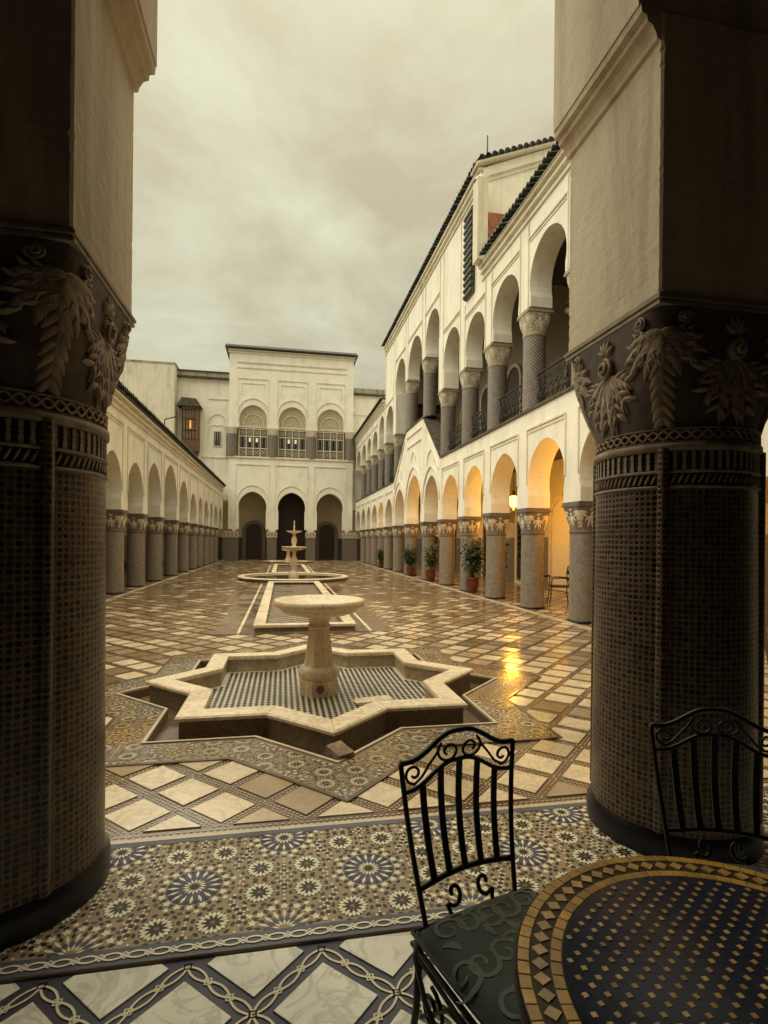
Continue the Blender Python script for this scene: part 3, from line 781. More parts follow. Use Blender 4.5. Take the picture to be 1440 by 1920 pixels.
def long_pool(y0, y1, label):
    t = thing('long_pool', label, 'pool', (AX, y0, 0), group='long pools on the courtyard axis')
    L = y1 - y0; hw = 0.875; rw = 0.2; zt = 0.125
    m = MB(); m.box(-hw + .03, -hw + .09, .03, L - .03, 0, zt - .04); m.box(hw - .09, hw - .03, .03, L - .03, 0, zt - .04)
    m.box(-hw + .09, hw - .09, .03, .09, 0, zt - .04); m.box(-hw + .09, hw - .09, L - .09, L - .03, 0, zt - .04); m.build('pool_wall', 'basin_wall', t)
    n = max(3, round(L / 1.6))
    for s in (-1, 1):
        for k in range(n):
            a, b = rw + (L - 2 * rw) * k / n, rw + (L - 2 * rw) * (k + 1) / n - .004
            x0, x1 = (-hw, -hw + rw) if s < 0 else (hw - rw, hw)
            MB().prism([(x0, a), (x1, a), (x1, b), (x0, b)], zt - .042, zt + rnd.uniform(-.001, .001), 0, True, .008).build('rim_slab', 'marble_rim', t)
    for a, b in ((0, rw - .004), (L - rw, L)):
        for k in range(2): MB().prism([(-hw + k * hw, a), (-.003 + k * hw, a), (-.003 + k * hw, b), (-hw + k * hw, b)], zt - .042, zt, 0, True, .008).build('rim_slab', 'marble_rim', t)
    m = MB(); m.quad((-hw + .09, .09, .016), (hw - .09, .09, .016), (hw - .09, L - .09, .016), (-hw + .09, L - .09, .016)); m.build('pool_floor', 'pool_tile', t)
    m = MB(); c = 0.1375
    for i in range(-5, 5):
        for j in range(int((L - .3) / c)):
            if (i + j) % 2: continue
            x, y = (i + .5) * c, .15 + (j + .5) * c; k = c * .49
            m.poly([(x - k, y - k, .0195), (x + k, y - k, .0195), (x + k, y + k, .0195), (x - k, y + k, .0195)])
    stuff(m.build('checker_tiles', 'chk_black', t))
    for s in (-1, 1):
        m = MB(); m.box(s * 1.10 - .025, s * 1.10 + .025, -.15, L + .1, -.01, .025); m.build('channel_edging', 'marble_rim', t)
    m = MB(); m.box(-1.07, -hw + .028, -.1, L, -.01, .006); m.box(hw - .028, 1.07, -.1, L, -.01, .006); m.box(-hw + .028, hw - .028, -.12, .028, -.01, .006); m.build('drain_channel', 'channel', t)
    return t
long_pool(9.15, 18.95, 'near long rectangular pool with marble rim and checkered floor')
long_pool(24.3, 32.6, 'far long rectangular pool with checkered floor beyond the round basin')

t = thing('tiered_fountain', 'round basin with a two-bowl stone fountain in midcourt', 'fountain', (0.45, 21.6, 0))
m = MB(); m.lathe([(2.10, 0), (2.10, .10)], n=72, caps=False); m.build('basin_wall', 'basin_wall', t)
for k in range(24):
    a0, a1 = 2 * PI * k / 24, 2 * PI * (k + 1) / 24 - .003; vs = []; fs = []
    sec = [(2.14, .095), (2.17, .11), (2.17, .135), (2.14, .15), (1.97, .15), (1.95, .135), (1.95, .09)]
    for q in range(4):
        a = a0 + (a1 - a0) * q / 3
        vs += [(r * math.cos(a), r * math.sin(a), z) for r, z in sec]
    for q in range(3): fs += [(q * 7 + i, q * 7 + (i + 1) % 7, q * 7 + 7 + (i + 1) % 7, q * 7 + 7 + i) for i in range(7)]
    MB().add(vs, fs + [tuple(range(6, -1, -1)), tuple(range(21, 28))]).build('rim_slab', 'marble_rim', t)
m = MB(); m.lathe([(1.96, .09), (1.96, .05), (0.0001, .05)], n=60, caps=False); m.build('inner_wall', 'basin_inner', t)
m = MB(); m.add([(1.96 * math.cos(2 * PI * k / 60), 1.96 * math.sin(2 * PI * k / 60), .10) for k in range(60)], [tuple(range(60))]); m.build('water', 'water', t)
m = MB(); m.lathe([(.20, .05), (.20, .25), (.15, .30), (.10, .36), (.13, .50), (.155, .62), (.14, .78), (.08, .92), (.075, 1.08), (.12, 1.14)], n=20); m.build('lower_baluster', 'marble_bowl', t)
m = MB(); m.lathe([(.10, 1.139), (.30, 1.17), (.47, 1.25), (.49, 1.285), (.49, 1.305), (.46, 1.30), (.30, 1.26), (.0001, 1.23)], n=36, caps=False); m.build('lower_bowl', 'marble_bowl', t)
m = MB(); m.lathe([(.11, 1.24), (.10, 1.30), (.07, 1.36), (.105, 1.48), (.115, 1.55), (.08, 1.68), (.05, 1.76), (.05, 1.80), (.09, 1.84)], n=20); m.build('upper_baluster', 'marble_bowl', t)
m = MB(); m.lathe([(.07, 1.839), (.20, 1.86), (.31, 1.91), (.32, 1.935), (.30, 1.935), (.18, 1.90), (.0001, 1.89)], n=32, caps=False); m.build('upper_bowl', 'marble_bowl', t)
m = MB(); m.lathe([(.03, 1.88), (.022, 2.0), (.028, 2.05), (.02, 2.25), (.028, 2.29), (.012, 2.34), (.0001, 2.35)], n=12); m.build('finial', 'marble_bowl', t)

# stone lying in the channel point, slab lying in the basin
def rough_block(name, label, cat, loc, size, rz, mat, tilt=0.0):
    m = MB(); sx, sy, sz = size; vs = []
    rr = random.Random(5); N = 4
    pts = {}
    fs = []
    def vid(i, j, k):
        if (i, j, k) not in pts:
            u, v, w = i / N * 2 - 1, j / N * 2 - 1, k / N * 2 - 1
            l = (abs(u) ** 10 + abs(v) ** 10 + abs(w) ** 10) ** .1
            f = 1 / l * (1 + rr.uniform(-.07, .03)); pts[(i, j, k)] = len(vs)
            vs.append((u * f * sx / 2, v * f * sy / 2, (w * f + 1) * sz / 2))
        return pts[(i, j, k)]
    for a in range(N):
        for b in range(N):
            for s in (0, N):
                q = [vid(s, a, b), vid(s, a + 1, b), vid(s, a + 1, b + 1), vid(s, a, b + 1)]; fs.append(q if s else q[::-1])
                q = [vid(a, s, b), vid(a + 1, s, b), vid(a + 1, s, b + 1), vid(a, s, b + 1)]; fs.append(q[::-1] if s else q)
                q = [vid(a, b, s), vid(a + 1, b, s), vid(a + 1, b + 1, s), vid(a, b + 1, s)]; fs.append(q if s else q[::-1])
    m.add(vs, fs, 0, None, False)
    o = m.build(name, mat); o.location = loc; o.rotation_euler = (tilt, 0, rz)
    return tag(o, label, cat)
rough_block('loose_stone', 'rough brown stone block at the front point of the star basin', 'stone', (SCX + .02, SCY - 1.84, -0.08), (0.15, 0.20, 0.15), 0.5, 'stone', 0.15)
rough_block('marble_slab', 'thin pale marble slab lying on the checkered floor of the star basin', 'slab', (SCX + .52, SCY - .42, -0.058), (0.40, 0.17, 0.035), 0.15, 'marble_rim')
# ------------------------------------------------------------------ arches
def arch_curve(c, a, zs, za, n=12, hs=0.3):
    H = za - zs; Rr = (a * a + H * H) / (2 * a); pm = math.acos(max(-1, min(1, (Rr - a) / Rr))); L = []
    for i in range(n + 1):
        ph = -hs + (pm + hs) * i / n; L.append((c - a + Rr - Rr * math.cos(ph), zs + Rr * math.sin(ph)))
    return L + [(2 * c - s, z) for s, z in L[-2::-1]]
def map_y(s, z, d): return (d, s, z)          # wall running along Y, depth in X
def map_x(s, z, d): return (s, d, z)          # wall running along X, depth in Y
def slab(mb, mp, pts, d0, d1, mi=0, rim=True):
    n = len(pts)
    mb.poly([mp(s, z, d0) for s, z in pts], mi); mb.poly([mp(s, z, d1) for s, z in reversed(pts)], mi)
    if rim:
        for i in range(n):
            a, b = pts[i], pts[(i + 1) % n]
            mb.quad(mp(*a, d0), mp(*a, d1), mp(*b, d1), mp(*b, d0), mi)
def arch_panel(mb, mp, s0, s1, c, a, zs, za, z0a, z0b, top, d0, d1, hs=0.3, n=12, mi=0):
    lim = max(z0a, z0b) + 0.03
    if zs < lim: zs = lim
    Rr = (a * a + (za - zs) ** 2) / (2 * a); hs = max(0.0, min(hs, math.asin(min(1, (zs - lim) / Rr))))
    cv = arch_curve(c, a, zs, za, n, hs)
    pts = [(s0, z0a), (cv[0][0], z0a)] + cv + [(cv[-1][0], z0b), (s1, z0b)] + list(reversed(top))
    slab(mb, mp, pts, d0, d1, mi)
def arch_bar(mb, mp, c, a, zs, za, w, d0, d1, hs=0.0, n=12, mi=0):
    i_, o_ = arch_curve(c, a, zs, za, n, hs), arch_curve(c, a + w, zs, za + w, n, hs)
    slab(mb, mp, i_ + o_[::-1], d0, d1, mi)
def bar(mb, mp, s0, z0, s1, z1, w, d0, d1, mi=0):
    dx, dz = s1 - s0, z1 - z0; l = math.hypot(dx, dz); nx, nz = -dz / l * w / 2, dx / l * w / 2
    slab(mb, mp, [(s0 + nx, z0 + nz), (s1 + nx, z1 + nz), (s1 - nx, z1 - nz), (s0 - nx, z0 - nz)], d0, d1, mi)

# ------------------------------------------------------------------ capitals with carved leaves
class Bell:
    def __init__(s, H, r0, a1, z0=0.0): s.H, s.r0, s.a1, s.z0 = H, r0, a1, z0
    def r(s, ph, t):
        t = max(0, min(1.02, t)); p = 2 + 9 * t ** 1.6; e = t ** 1.7
        sz = s.r0 * (1 - e) + s.a1 * e
        return sz / (abs(math.cos(ph)) ** p + abs(math.sin(ph)) ** p) ** (1 / p)
    def pt(s, ph, z, off=0.0):
        r = s.r(ph, z / s.H) + off; return (r * math.cos(ph), r * math.sin(ph), s.z0 + z)
    def mesh(s, n=48, k=10):
        m = MB(); vs = [s.pt(2 * PI * i / n, s.H * j / k) for j in range(k + 1) for i in range(n)]
        fs = [(j * n + i, j * n + (i + 1) % n, (j + 1) * n + (i + 1) % n, (j + 1) * n + i) for j in range(k) for i in range(n)]
        return m.add(vs, fs, 0, None, True)
    def lobe(s, mb, ph0, a0, z0, ang, L, w, h, nu=6, nv=4, lift=0.0, curl=0.0, mi=0):
        """leaf finger lying on the bell: from (a0,z0) towards ang (0 = up), metres along the surface"""
        vs = []; rr = s.r0 * 1.12
        for i in range(nu + 1):
            u = i / nu; pr = max(0.0, math.sin(PI * min(1, (0.06 + 0.94 * u)) ** 0.8)) ** 0.75
            if i == nu: pr = 0.02
            aa = ang + curl * u; bx, bz = a0 + math.sin(ang + curl * u / 2) * L * u, z0 + math.cos(ang + curl * u / 2) * L * u
            for j in range(nv + 1):
                v = j / nv * 2 - 1; dx, dz = math.cos(aa) * w * pr * v, -math.sin(aa) * w * pr * v
                off = lift * u + h * (0.25 + 0.75 * pr) * max(0, 1 - v * v) ** 0.5 * (1 - 0.25 * math.exp(-(v * 5) ** 2)) - 0.004
                z = max(0.0, min(s.H * 0.985, bz + dz)); vs.append(s.pt(ph0 + (bx + dx) / rr, z, off))
        fs = [(i * (nv + 1) + j, i * (nv + 1) + j + 1, (i + 1) * (nv + 1) + j + 1, (i + 1) * (nv + 1) + j) for i in range(nu) for j in range(nv)]
        mb.add(vs, fs, mi, None, True)
    def scroll(s, mb, ph0, a0, z0, r, depth, n=22, turns=2.0, mi=0):
        rr = s.r0 * 1.12; pts = []
        for i in range(int(n * turns) + 1):
            u = i / (n * turns); q = r * (1 - 0.86 * u); a = 2 * PI * turns * u
            pts.append(s.pt(ph0 + (a0 + q * math.sin(a)) / rr, z0 + q * math.cos(a), depth * (0.35 + 0.65 * u)))
        mb.tube(pts, [r * 0.20] * len(pts), 6, mi)
        disc = [s.pt(ph0 + (a0 + r * .95 * math.sin(2 * PI * k / 16)) / rr, z0 + r * .95 * math.cos(2 * PI * k / 16), depth * .35) for k in range(16)]
        edge = [s.pt(ph0 + (a0 + r * .95 * math.sin(2 * PI * k / 16)) / rr, z0 + r * .95 * math.cos(2 * PI * k / 16), -.01) for k in range(16)]
        mb.add(disc + edge, [tuple(range(15, -1, -1))] + [(k, (k + 1) % 16, 16 + (k + 1) % 16, 16 + k) for k in range(16)], mi)

def corner_leaf(B, ph, fine=True):
    KL, KW = (1.2, 1.5) if fine else (1.3, 1.6)
    m = MB(); H = B.H; nu, nv = (7, 4) if fine else (3, 2); S = H / 0.6
    B.lobe(m, ph, 0, 0.46 * S, PI, 0.43 * S, 0.016 * S, 0.030 * S, nu, nv)
    for k in range(7 if fine else 4):
        z = (0.40 - 0.054 * k * (1 if fine else 1.75)) * S
        for sg in (-1, 1): B.lobe(m, ph, sg * 0.010 * S, z, PI + sg * 0.62, KL * 0.10 * S, KW * 0.0165 * S, 0.026 * S, nu, nv, 0.008 * S)
    fan = ((0.55, .20), (0.95, .22), (1.3, .20), (1.62, .16), (0.28, .17)) if fine else ((0.5, .2), (1.0, .22), (1.5, .17))
    for a, L in fan:
        for sg in (-1, 1):
            B.lobe(m, ph, sg * 0.012 * S, 0.47 * S, PI + sg * a, KL * L * S, KW * 0.021 * S, 0.024 * S, nu, nv, 0.012 * S, sg * -0.3)
            if fine:
                for q in (0.45, 0.7):
                    ax, az = sg * 0.012 * S - math.sin(a) * 0 + math.sin(PI + sg * a) * L * q * S, 0.47 * S + math.cos(PI + sg * a) * L * q * S
                    B.lobe(m, ph, ax, az, PI + sg * a + 0.75, L * 0.36 * S, 0.013 * S, 0.026 * S, 5, 3, 0.012 * S)
                    B.lobe(m, ph, ax, az, PI + sg * a - 0.75, L * 0.36 * S, 0.013 * S, 0.026 * S, 5, 3, 0.012 * S)
    return m
def face_leaf(B, ph, fine=True):
    KL, KW = (1.1, 1.55) if fine else (1.05, 1.7)
    m = MB(); H = B.H; nu, nv = (7, 4) if fine else (3, 2); S = H / 0.6
    for a, L in ((0.0, .33), (0.34, .34), (0.72, .29), (1.15, .23)) if fine else ((0.0, .33), (0.5, .33), (1.05, .25)):
        for sg in ((-1, 1) if a else (1,)):
            B.lobe(m, ph, 0, 0.36 * S, PI + sg * a, KL * L * S, KW * 0.018 * S, 0.024 * S, nu, nv, 0.008 * S, sg * -0.25)
            if fine:
                for q in (0.35, 0.55, 0.75):
                    for s2 in (-1, 1):
                        B.lobe(m, ph, math.sin(PI + sg * a) * L * q * S, (0.36 + math.cos(PI + sg * a) * L * q) * S, PI + sg * a + s2 * 0.65, 0.10 * S, 0.018 * S, 0.026 * S, 5, 3, 0.01 * S)
    if fine: B.scroll(m, ph, 0, 0.40 * S, 0.058 * S, 0.05 * S)
    else: B.lobe(m, ph, 0, 0.34 * S, 0, 0.11 * S, 0.05 * S, 0.05 * S, nu, nv)
    for a in (-1.1, -0.55, 0, 0.55, 1.1): B.lobe(m, ph, 0, 0.485 * S, a, 0.085 * S, 0.016 * S, 0.024 * S, nu if fine else 3, nv if fine else 2, 0.012 * S)
    return m

# ------------------------------------------------------------------ the near gallery: two great columns under piers
gal = thing('arcaded_gallery', 'dark gallery in the foreground framing the courtyard between two stout tiled columns', 'gallery')
GX0, GX1, GY0, GY1 = -1.197, 2.115, 2.193, 3.007
GHW = 0.407
ZCAP = 2.72
w = MB()
for cx in (GX0, GX1):
    w = MB(); rp = random.Random(int(cx * 100)); NZ, ch = 70, .010; vs = []
    for k in range(NZ + 1):                  # hand-trowelled corners, slightly chipped
        z = ZCAP + (4.02 - ZCAP) * k / NZ
        for sx, sy in ((-1, -1), (1, -1), (1, 1), (-1, 1)):
            e = max(0.004, ch + rp.gauss(0, .0012) + (rp.uniform(.004, .012) if rp.random() < .07 else 0)); X, Y = cx + sx * (GHW + rp.gauss(0, .0003)), (GY0 if sy < 0 else GY1) + rp.gauss(0, .0003)
            a, b = (X - sx * e, Y), (X, Y - sy * e)
            for p in (a, b): vs.append((p[0], p[1], z))
    # order the eight points of each ring by angle
    ring8 = []
    for k in range(NZ + 1):
        ring8 += sorted(vs[k * 8:k * 8 + 8], key=lambda p: math.atan2(p[1] - 2.6, p[0] - cx))
    w.add(ring8, [(k * 8 + i, k * 8 + (i + 1) % 8, k * 8 + 8 + (i + 1) % 8, k * 8 + 8 + i) for k in range(NZ) for i in range(8)])
    w.build('pier', 'plaster_pier', gal)
for cx in (GX0, GX1):                        # coved imposts
    for sg in (-1, 1):
        e = cx + sg * GHW
        sec = [(0, 3.90), (0.018, 3.905), (0.024, 3.93), (0.045, 3.965), (0.070, 3.975), (0.074, 4.005), (0.100, 4.012), (0.104, 4.05), (0, 4.05)]
        w = MB(); slab(w, lambda s, z, d, e=e, sg=sg: (e + sg * s, d, z), sec, GY0 + 0.012, GY1 + 0.004); w.build('impost_moulding', 'plaster_pier', gal)
w = MB()
mids = [(GX0 + GX1) / 2 + k * (GX1 - GX0) for k in (-1, 0, 1)]
hb = (GX1 - GX0) / 2
for c in mids:
    arch_panel(w, map_x, c - hb, c + hb, c, hb - GHW - 0.10 + .03, 6.1, 7.4, 4.051, 4.051, [(c - hb, 7.9), (c + hb, 7.9)], GY0 + 0.02, GY1, 0.25, 16)
w.box(mids[0] - hb - 3.0, mids[0] - hb - .001, GY0 + .02, GY1, 0, 7.9); w.box(mids[0] - hb, mids[0] - hb + GHW, GY0 + .02, GY1, 0, 4.05)
w.box(mids[2] + hb + .001, mids[2] + hb + 3.0, GY0 + .02, GY1, 0, 7.9); w.box(mids[2] + hb - GHW, mids[2] + hb, GY0 + .02, GY1, 0, 4.05)
w.build('arcade_wall', 'plaster_pier', gal)
w = MB(); w.box(-7.2, 9.6, -3.8, -3.4, 0, 7.7); w.box(-7.6, -7.2, -3.8, GY1, 0, 7.7); w.box(9.2, 9.6, -3.4, GY0 + .02, 0, 7.7)
w.build('back_wall', 'plaster_gal_shade', gal)
w = MB(); w.box(-7.6, 9.6, -3.8, GY0 + .02, 7.7, 7.9)
for k in range(28): w.box(-7.1 + k * .6, -6.95 + k * .6, -3.4, GY0, 7.55, 7.7)
w.build('ceiling', 'wood', gal)

def near_column(cx, label):
    c = empty('column', gal, (cx, 2.6, 0)); c['label'] = label
    m = MB(); m.lathe([(.428, 0), (.428, .10), (.415, .125), (.408, .14)], n=72); m.build('plinth', 'plinth', c)
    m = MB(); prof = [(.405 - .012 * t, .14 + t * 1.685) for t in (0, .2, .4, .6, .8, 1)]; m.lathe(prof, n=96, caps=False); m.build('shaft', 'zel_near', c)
    for k in range(4):                       # corner ribs
        a = PI / 4 + k * PI / 2; m = MB(); vs = []
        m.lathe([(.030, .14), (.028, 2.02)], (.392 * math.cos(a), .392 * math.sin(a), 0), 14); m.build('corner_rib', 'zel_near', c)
    m = MB(); 
    for z in (1.83, 1.905): m.lathe([(.392, z - .008), (.402, z - .004), (.402, z + .004), (.392, z + .008)], n=72, caps=False)
    m.build('thin_ring', 'leaf_near', c)
    m = MB(); m.lathe([(.390, 1.838), (.390, 2.0)], n=72, caps=False); m.build('frieze_ground', 'plinth', c)
    m = MB(); N = 84                         # slanted rope pieces
    for k in range(N):
        a = 2 * PI * k / N; pts = []
        for s in range(5):
            t = s / 4 - .5; aa = a + t * 0.06; pts.append((.393 * math.cos(aa), .393 * math.sin(aa), 1.868 + t * .048))
        m.tube(pts, [.003, .006, .007, .006, .003], 5)
    m.build('rope_moulding', 'abacus', c)
    m = MB(); N = 62; out = [(-.009, 0), (-.009, .030), (-.004, .036), (-.010, .046), (-.004, .056), (-.009, .062), (-.009, .088), (.009, .088), (.009, .062), (.004, .056), (.010, .046), (.004, .036), (.009, .030), (.009, 0)]
    for k in range(N):
        a = 2 * PI * k / N
        top = [(.3955 * math.cos(a + x / .39), .3955 * math.sin(a + x / .39), 1.914 + z) for x, z in out]
        bot = [(.388 * math.cos(a + x / .39), .388 * math.sin(a + x / .39), 1.914 + z) for x, z in out]
        n = len(out); m.add(top + bot, [tuple(range(n))] + [(i, (i + 1) % n, n + (i + 1) % n, n + i) for i in range(n)])
    m.build('merlon_frieze', 'abacus', c)
    m = MB(); m.lathe([(.390, 2.005), (.407, 2.010), (.407, 2.043), (.395, 2.048)], n=72, caps=False); m.build('plain_ring', 'leaf_near', c)
    m = MB(); m.lathe([(.386, 2.045), (.386, 2.118)], n=72, caps=False)
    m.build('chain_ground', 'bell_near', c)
    m = MB(); N = 26
    for z in (2.052, 2.115): m.lathe([(.388, z - .006), (.401, z), (.388, z + .006)], n=72, caps=False)
    for sg in (-1, 1):
        pts = []
        for i in range(N * 8):
            a = 2 * PI * i / (N * 8); pts.append((.393 * math.cos(a), .393 * math.sin(a), 2.0835 + sg * .021 * math.sin(N / 2 * a * 2 + (0 if sg > 0 else 0))))
        m.tube(pts, .0062, 5, closed=True)
    m.build('chain_ring', 'leaf_near', c)
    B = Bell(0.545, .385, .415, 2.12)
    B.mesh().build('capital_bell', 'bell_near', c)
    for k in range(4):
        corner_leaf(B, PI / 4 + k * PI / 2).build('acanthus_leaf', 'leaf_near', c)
        face_leaf(B, k * PI / 2).build('scroll_leaf', 'leaf_near', c)
        ph = PI / 4 + k * PI / 2
        for sg in (-1, 1):
            m = MB(); B.scroll(m, ph, sg * .085, .492, .030, .028); m.build('volute', 'leaf_near', c)
    m = MB()
    for a, z0, z1 in ((.418, 2.665, 2.680), (.408, 2.680, 2.690), (.424, 2.690, 2.705), (.414, 2.705, 2.7195)): m.box(-a, a, -a, a, z0, z1)
    m.build('abacus', 'abacus', c)
    return c
near_column(GX0, 'left great column with dark zellij shaft and acanthus capital')
near_column(GX1, 'right great column with dark zellij shaft and acanthus capital, behind the table')

# ------------------------------------------------------------------ far columns (shared meshes)
def column_proto(shaft_mat, bell_mat, leaf_mat, ab_mat, upper=False):
    P = {}
    m = MB(); m.lathe([(.268, .055), (.262, 1.74)], n=32, caps=False); P['shaft'] = m.mesh('shaft', [shaft_mat])
    m = MB(); m.lathe([(.285, 0), (.285, .04), (.272, .06)], n=32); P['base_ring'] = m.mesh('base_ring', ['plinth'])
    m = MB(); m.lathe([(.262, 1.735), (.278, 1.75), (.278, 1.785), (.264, 1.80), (.272, 1.815), (.262, 1.83)], n=32, caps=False); P['neck_ring'] = m.mesh('neck_ring', [ab_mat])
    B = Bell(.43, .258, .300, 1.83); P['capital_bell'] = B.mesh(32, 6).mesh('capital_bell', [bell_mat])
    m = MB()
    for k in range(4):
        for src in (corner_leaf(B, PI / 4 + k * PI / 2, False), face_leaf(B, k * PI / 2, False)):
            m.add(src.v, src.f, 0, None, True)
    P['capital_leaves'] = m.mesh('capital_leaves', [leaf_mat])
    m = MB(); m.box(-.315, .315, -.315, .315, 2.26, 2.30); m.box(-.30, .30, -.30, .30, 2.30, 2.352); P['abacus'] = m.mesh('abacus', [ab_mat])
    return P
PROTO_LOW = column_proto('zel_far', 'bell', 'leaf_stone', 'abacus_dark')
PROTO_UP = column_proto('zel_up', 'upbell', 'upcap', 'abacus')
def put_column(parent, proto, x, y, z=0.0):
    c = empty('column', parent, (x, y, z))
    for k, me in proto.items(): link(k, me, c)
    return c
def make_tile():
    m = MB(); n = 7; L = 0.62
    for i in range(n):
        a0, a1 = PI * i / n, PI * (i + 1) / n; q = []
        for r in (0.088, 0.072):
            for a in (a0, a1): q += [(0, -r * math.cos(a), r * math.sin(a)), (L, -r * .86 * math.cos(a), r * .86 * math.sin(a) + .16)]
        m.add(q, [(0, 1, 3, 2), (4, 6, 7, 5), (0, 2, 6, 4), (1, 5, 7, 3)], 0, None, False)
    return m.mesh('roof_tile', ['rooftile'])
TILE_ME = make_tile()
def eave(parent, x, z, y0, y1, flip, step=0.19):
    n = int((y1 - y0) / step)
    for k in range(n):
        o = link('roof_tile', TILE_ME, parent, (x, y0 + (k + .5) * step, z + rnd.uniform(-.012, .012)))
        o.rotation_euler = (rnd.uniform(-.04, .04), rnd.uniform(-.02, .02), PI if flip else 0)

# ------------------------------------------------------------------ right wing: two storeys and a taller middle pavilion
rw = thing('arcaded_wing', 'white two-storey arcaded wing with upper railings along the right side', 'building', (0, 0, 0))
D0, D1 = FR, FR + 0.54
Z1 = 4.55
Yr = [5.15] + YS + [YB]
ground, upper, trim = MB(), MB(), MB()
PY5, PY6, PY7, PY8 = 18.41, 20.88, 23.90, 26.60
def gtop(y):
    if PY5 <= y <= PY6: return Z1 + 2.0 * (y - PY5) / (PY6 - PY5)
    if PY6 <= y <= PY7: return Z1 + 2.0
    if PY7 <= y <= PY8: return Z1 + 2.0 * (PY8 - y) / (PY8 - PY7)
    return Z1
for i in range(len(Yr) - 1):
    a, b = Yr[i], Yr[i + 1]; c = (a + b) / 2; hw = (b - a) / 2 - 0.27
    mid = PY5 <= a < PY8
    apex = 3.82 if not mid else (4.42 if a == PY6 else 4.08)
    zs = apex - hw * 1.12
    arch_panel(ground, map_y, a, b, c, hw, zs, apex, 2.352, 2.352, [(a, gtop(a)), (b, gtop(b))], D0, D1, 0.30)
    if not mid:
        trim.box(D0 - .035, D0 - .002, a + .24, b - .24, 4.13, 4.17); trim.box(D0 - .02, D0 - .002, a + .28, b - .28, 4.05, 4.075)
        for y in (a + .24, b - .24): trim.box(D0 - .030, D0 - .002, y - .018, y + .018, 2.9, 4.129)
    else:
        arch_bar(trim, map_y, c, hw + .16, zs + .1, apex + .32, .05, D0 - .05, D0 - .002)
        z_hi, z_lo = gtop(a) , gtop(b)
        bar(trim, map_y, a + .2, gtop(a) - .34, b - .2, gtop(b) - .34, .05, D0 - .05, D0 - .002)
        if a == PY6:
            bar(trim, map_y, a + .3, 5.75, b - .3, 5.75, .05, D0 - .05, D0 - .002); arch_bar(trim, map_y, c, .32, 5.0, 5.42, .04, D0 - .045, D0 - .002)
        else:
            arch_bar(trim, map_y, c, .5, apex + .45, apex + .95, .04, D0 - .045, D0 - .002)
    # upper storey
    ta = 10.38 if mid else (8.75 if 16.0 < a < 30 else 8.32)
    za0 = 8.92 if a in (PY6, PY7) else 6.98; zb0 = 8.92 if b in (PY6, PY7) else 6.98
    top = 12.25 if 16.05 <= a < 29 else 9.35
    hu = (b - a) / 2 - 0.28
    arch_panel(upper, map_y, a, b, c, hu, ta - hu * 1.03, ta, za0, zb0, [(a, top), (b, top)], D0, D1, 0.34)
    for y in (a + .22, b - .22): trim.box(D0 - .025, D0 - .002, y - .018, y + .018, max(za0, zb0) + .05, top - 0.42)
    trim.box(D0 - .035, D0 - .002, a + .22, b - .22, ta + .22, ta + .26); trim.box(D0 - .02, D0 - .002, a + .28, b - .28, ta + .14, ta + .165)
ground.build('ground_wall', 'plaster', rw)
PAV0, PAV1 = 14.45, 29.10
upper.box(D0, D1, PAV0, 16.099, 9.351, 12.25)
upper.build('upper_wall', 'plaster', rw)
for y0, y1, z in ((5.15, PAV0 - .02, 8.98), (PAV0, PAV1, 11.85), (PAV1 + .02, YB, 8.98)):
    trim.box(D0 - .05, D0 - .002, y0, y1, z, z + .05); trim.box(D0 - .09, D0 - .002, y0, y1, z + .18, z + .25); trim.box(D0 - .14, D0 - .002, y0, y1, z + .33, z + .40)
trim.build('moulding', 'trim', rw)
m = MB()                                      # worn edge of the upper floor and the portal coping
m.box(D0 - .05, D1, 5.15, PY5, Z1 + .001, Z1 + .065); m.box(D0 - .05, D1, PY8, YB, Z1 + .001, Z1 + .065)
for (a, za), (b, zb) in (((PY5, Z1), (PY6, Z1 + 2)), ((PY6, Z1 + 2), (PY7, Z1 + 2)), ((PY7, Z1 + 2), (PY8, Z1))):
    slab(m, map_y, [(a, za + .002), (b, zb + .002), (b, zb + .07), (a, za + .07)], D0 - .03, D1 + .02)
m.build('coping', 'coping', rw)
m = MB(); m.box(D1 - .02, 8.9, 5.15, YB, 4.30, 4.52); m.build('gallery_ceiling', 'wood', rw)
m = MB(); m.box(D1 + .01, 8.9, 5.15, PAV0, 9.1, 9.3); m.box(D1 + .01, 8.9, PAV0 + .02, PAV1, 11.7, 11.9); m.box(D1 + .01, 8.9, PAV1 + .02, YB, 9.1, 9.3); m.build('upper_ceiling', 'wood', rw)
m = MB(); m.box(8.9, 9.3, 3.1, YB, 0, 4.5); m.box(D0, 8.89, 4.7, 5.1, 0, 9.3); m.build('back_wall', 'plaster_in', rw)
m = MB(); m.box(8.9, 9.3, 3.1, YB, 4.501, 12.2); m.build('upper_back_wall', 'plaster_up_shade', rw)
m = MB(); m.box(8.86, 8.899, 5.2, YB, 0, 1.75); m.build('dado', 'dado', rw)
m = MB(); m.box(8.84, 8.899, 5.2, YB, 2.35, 2.75); m.build('carved_frieze', 'frieze', rw)
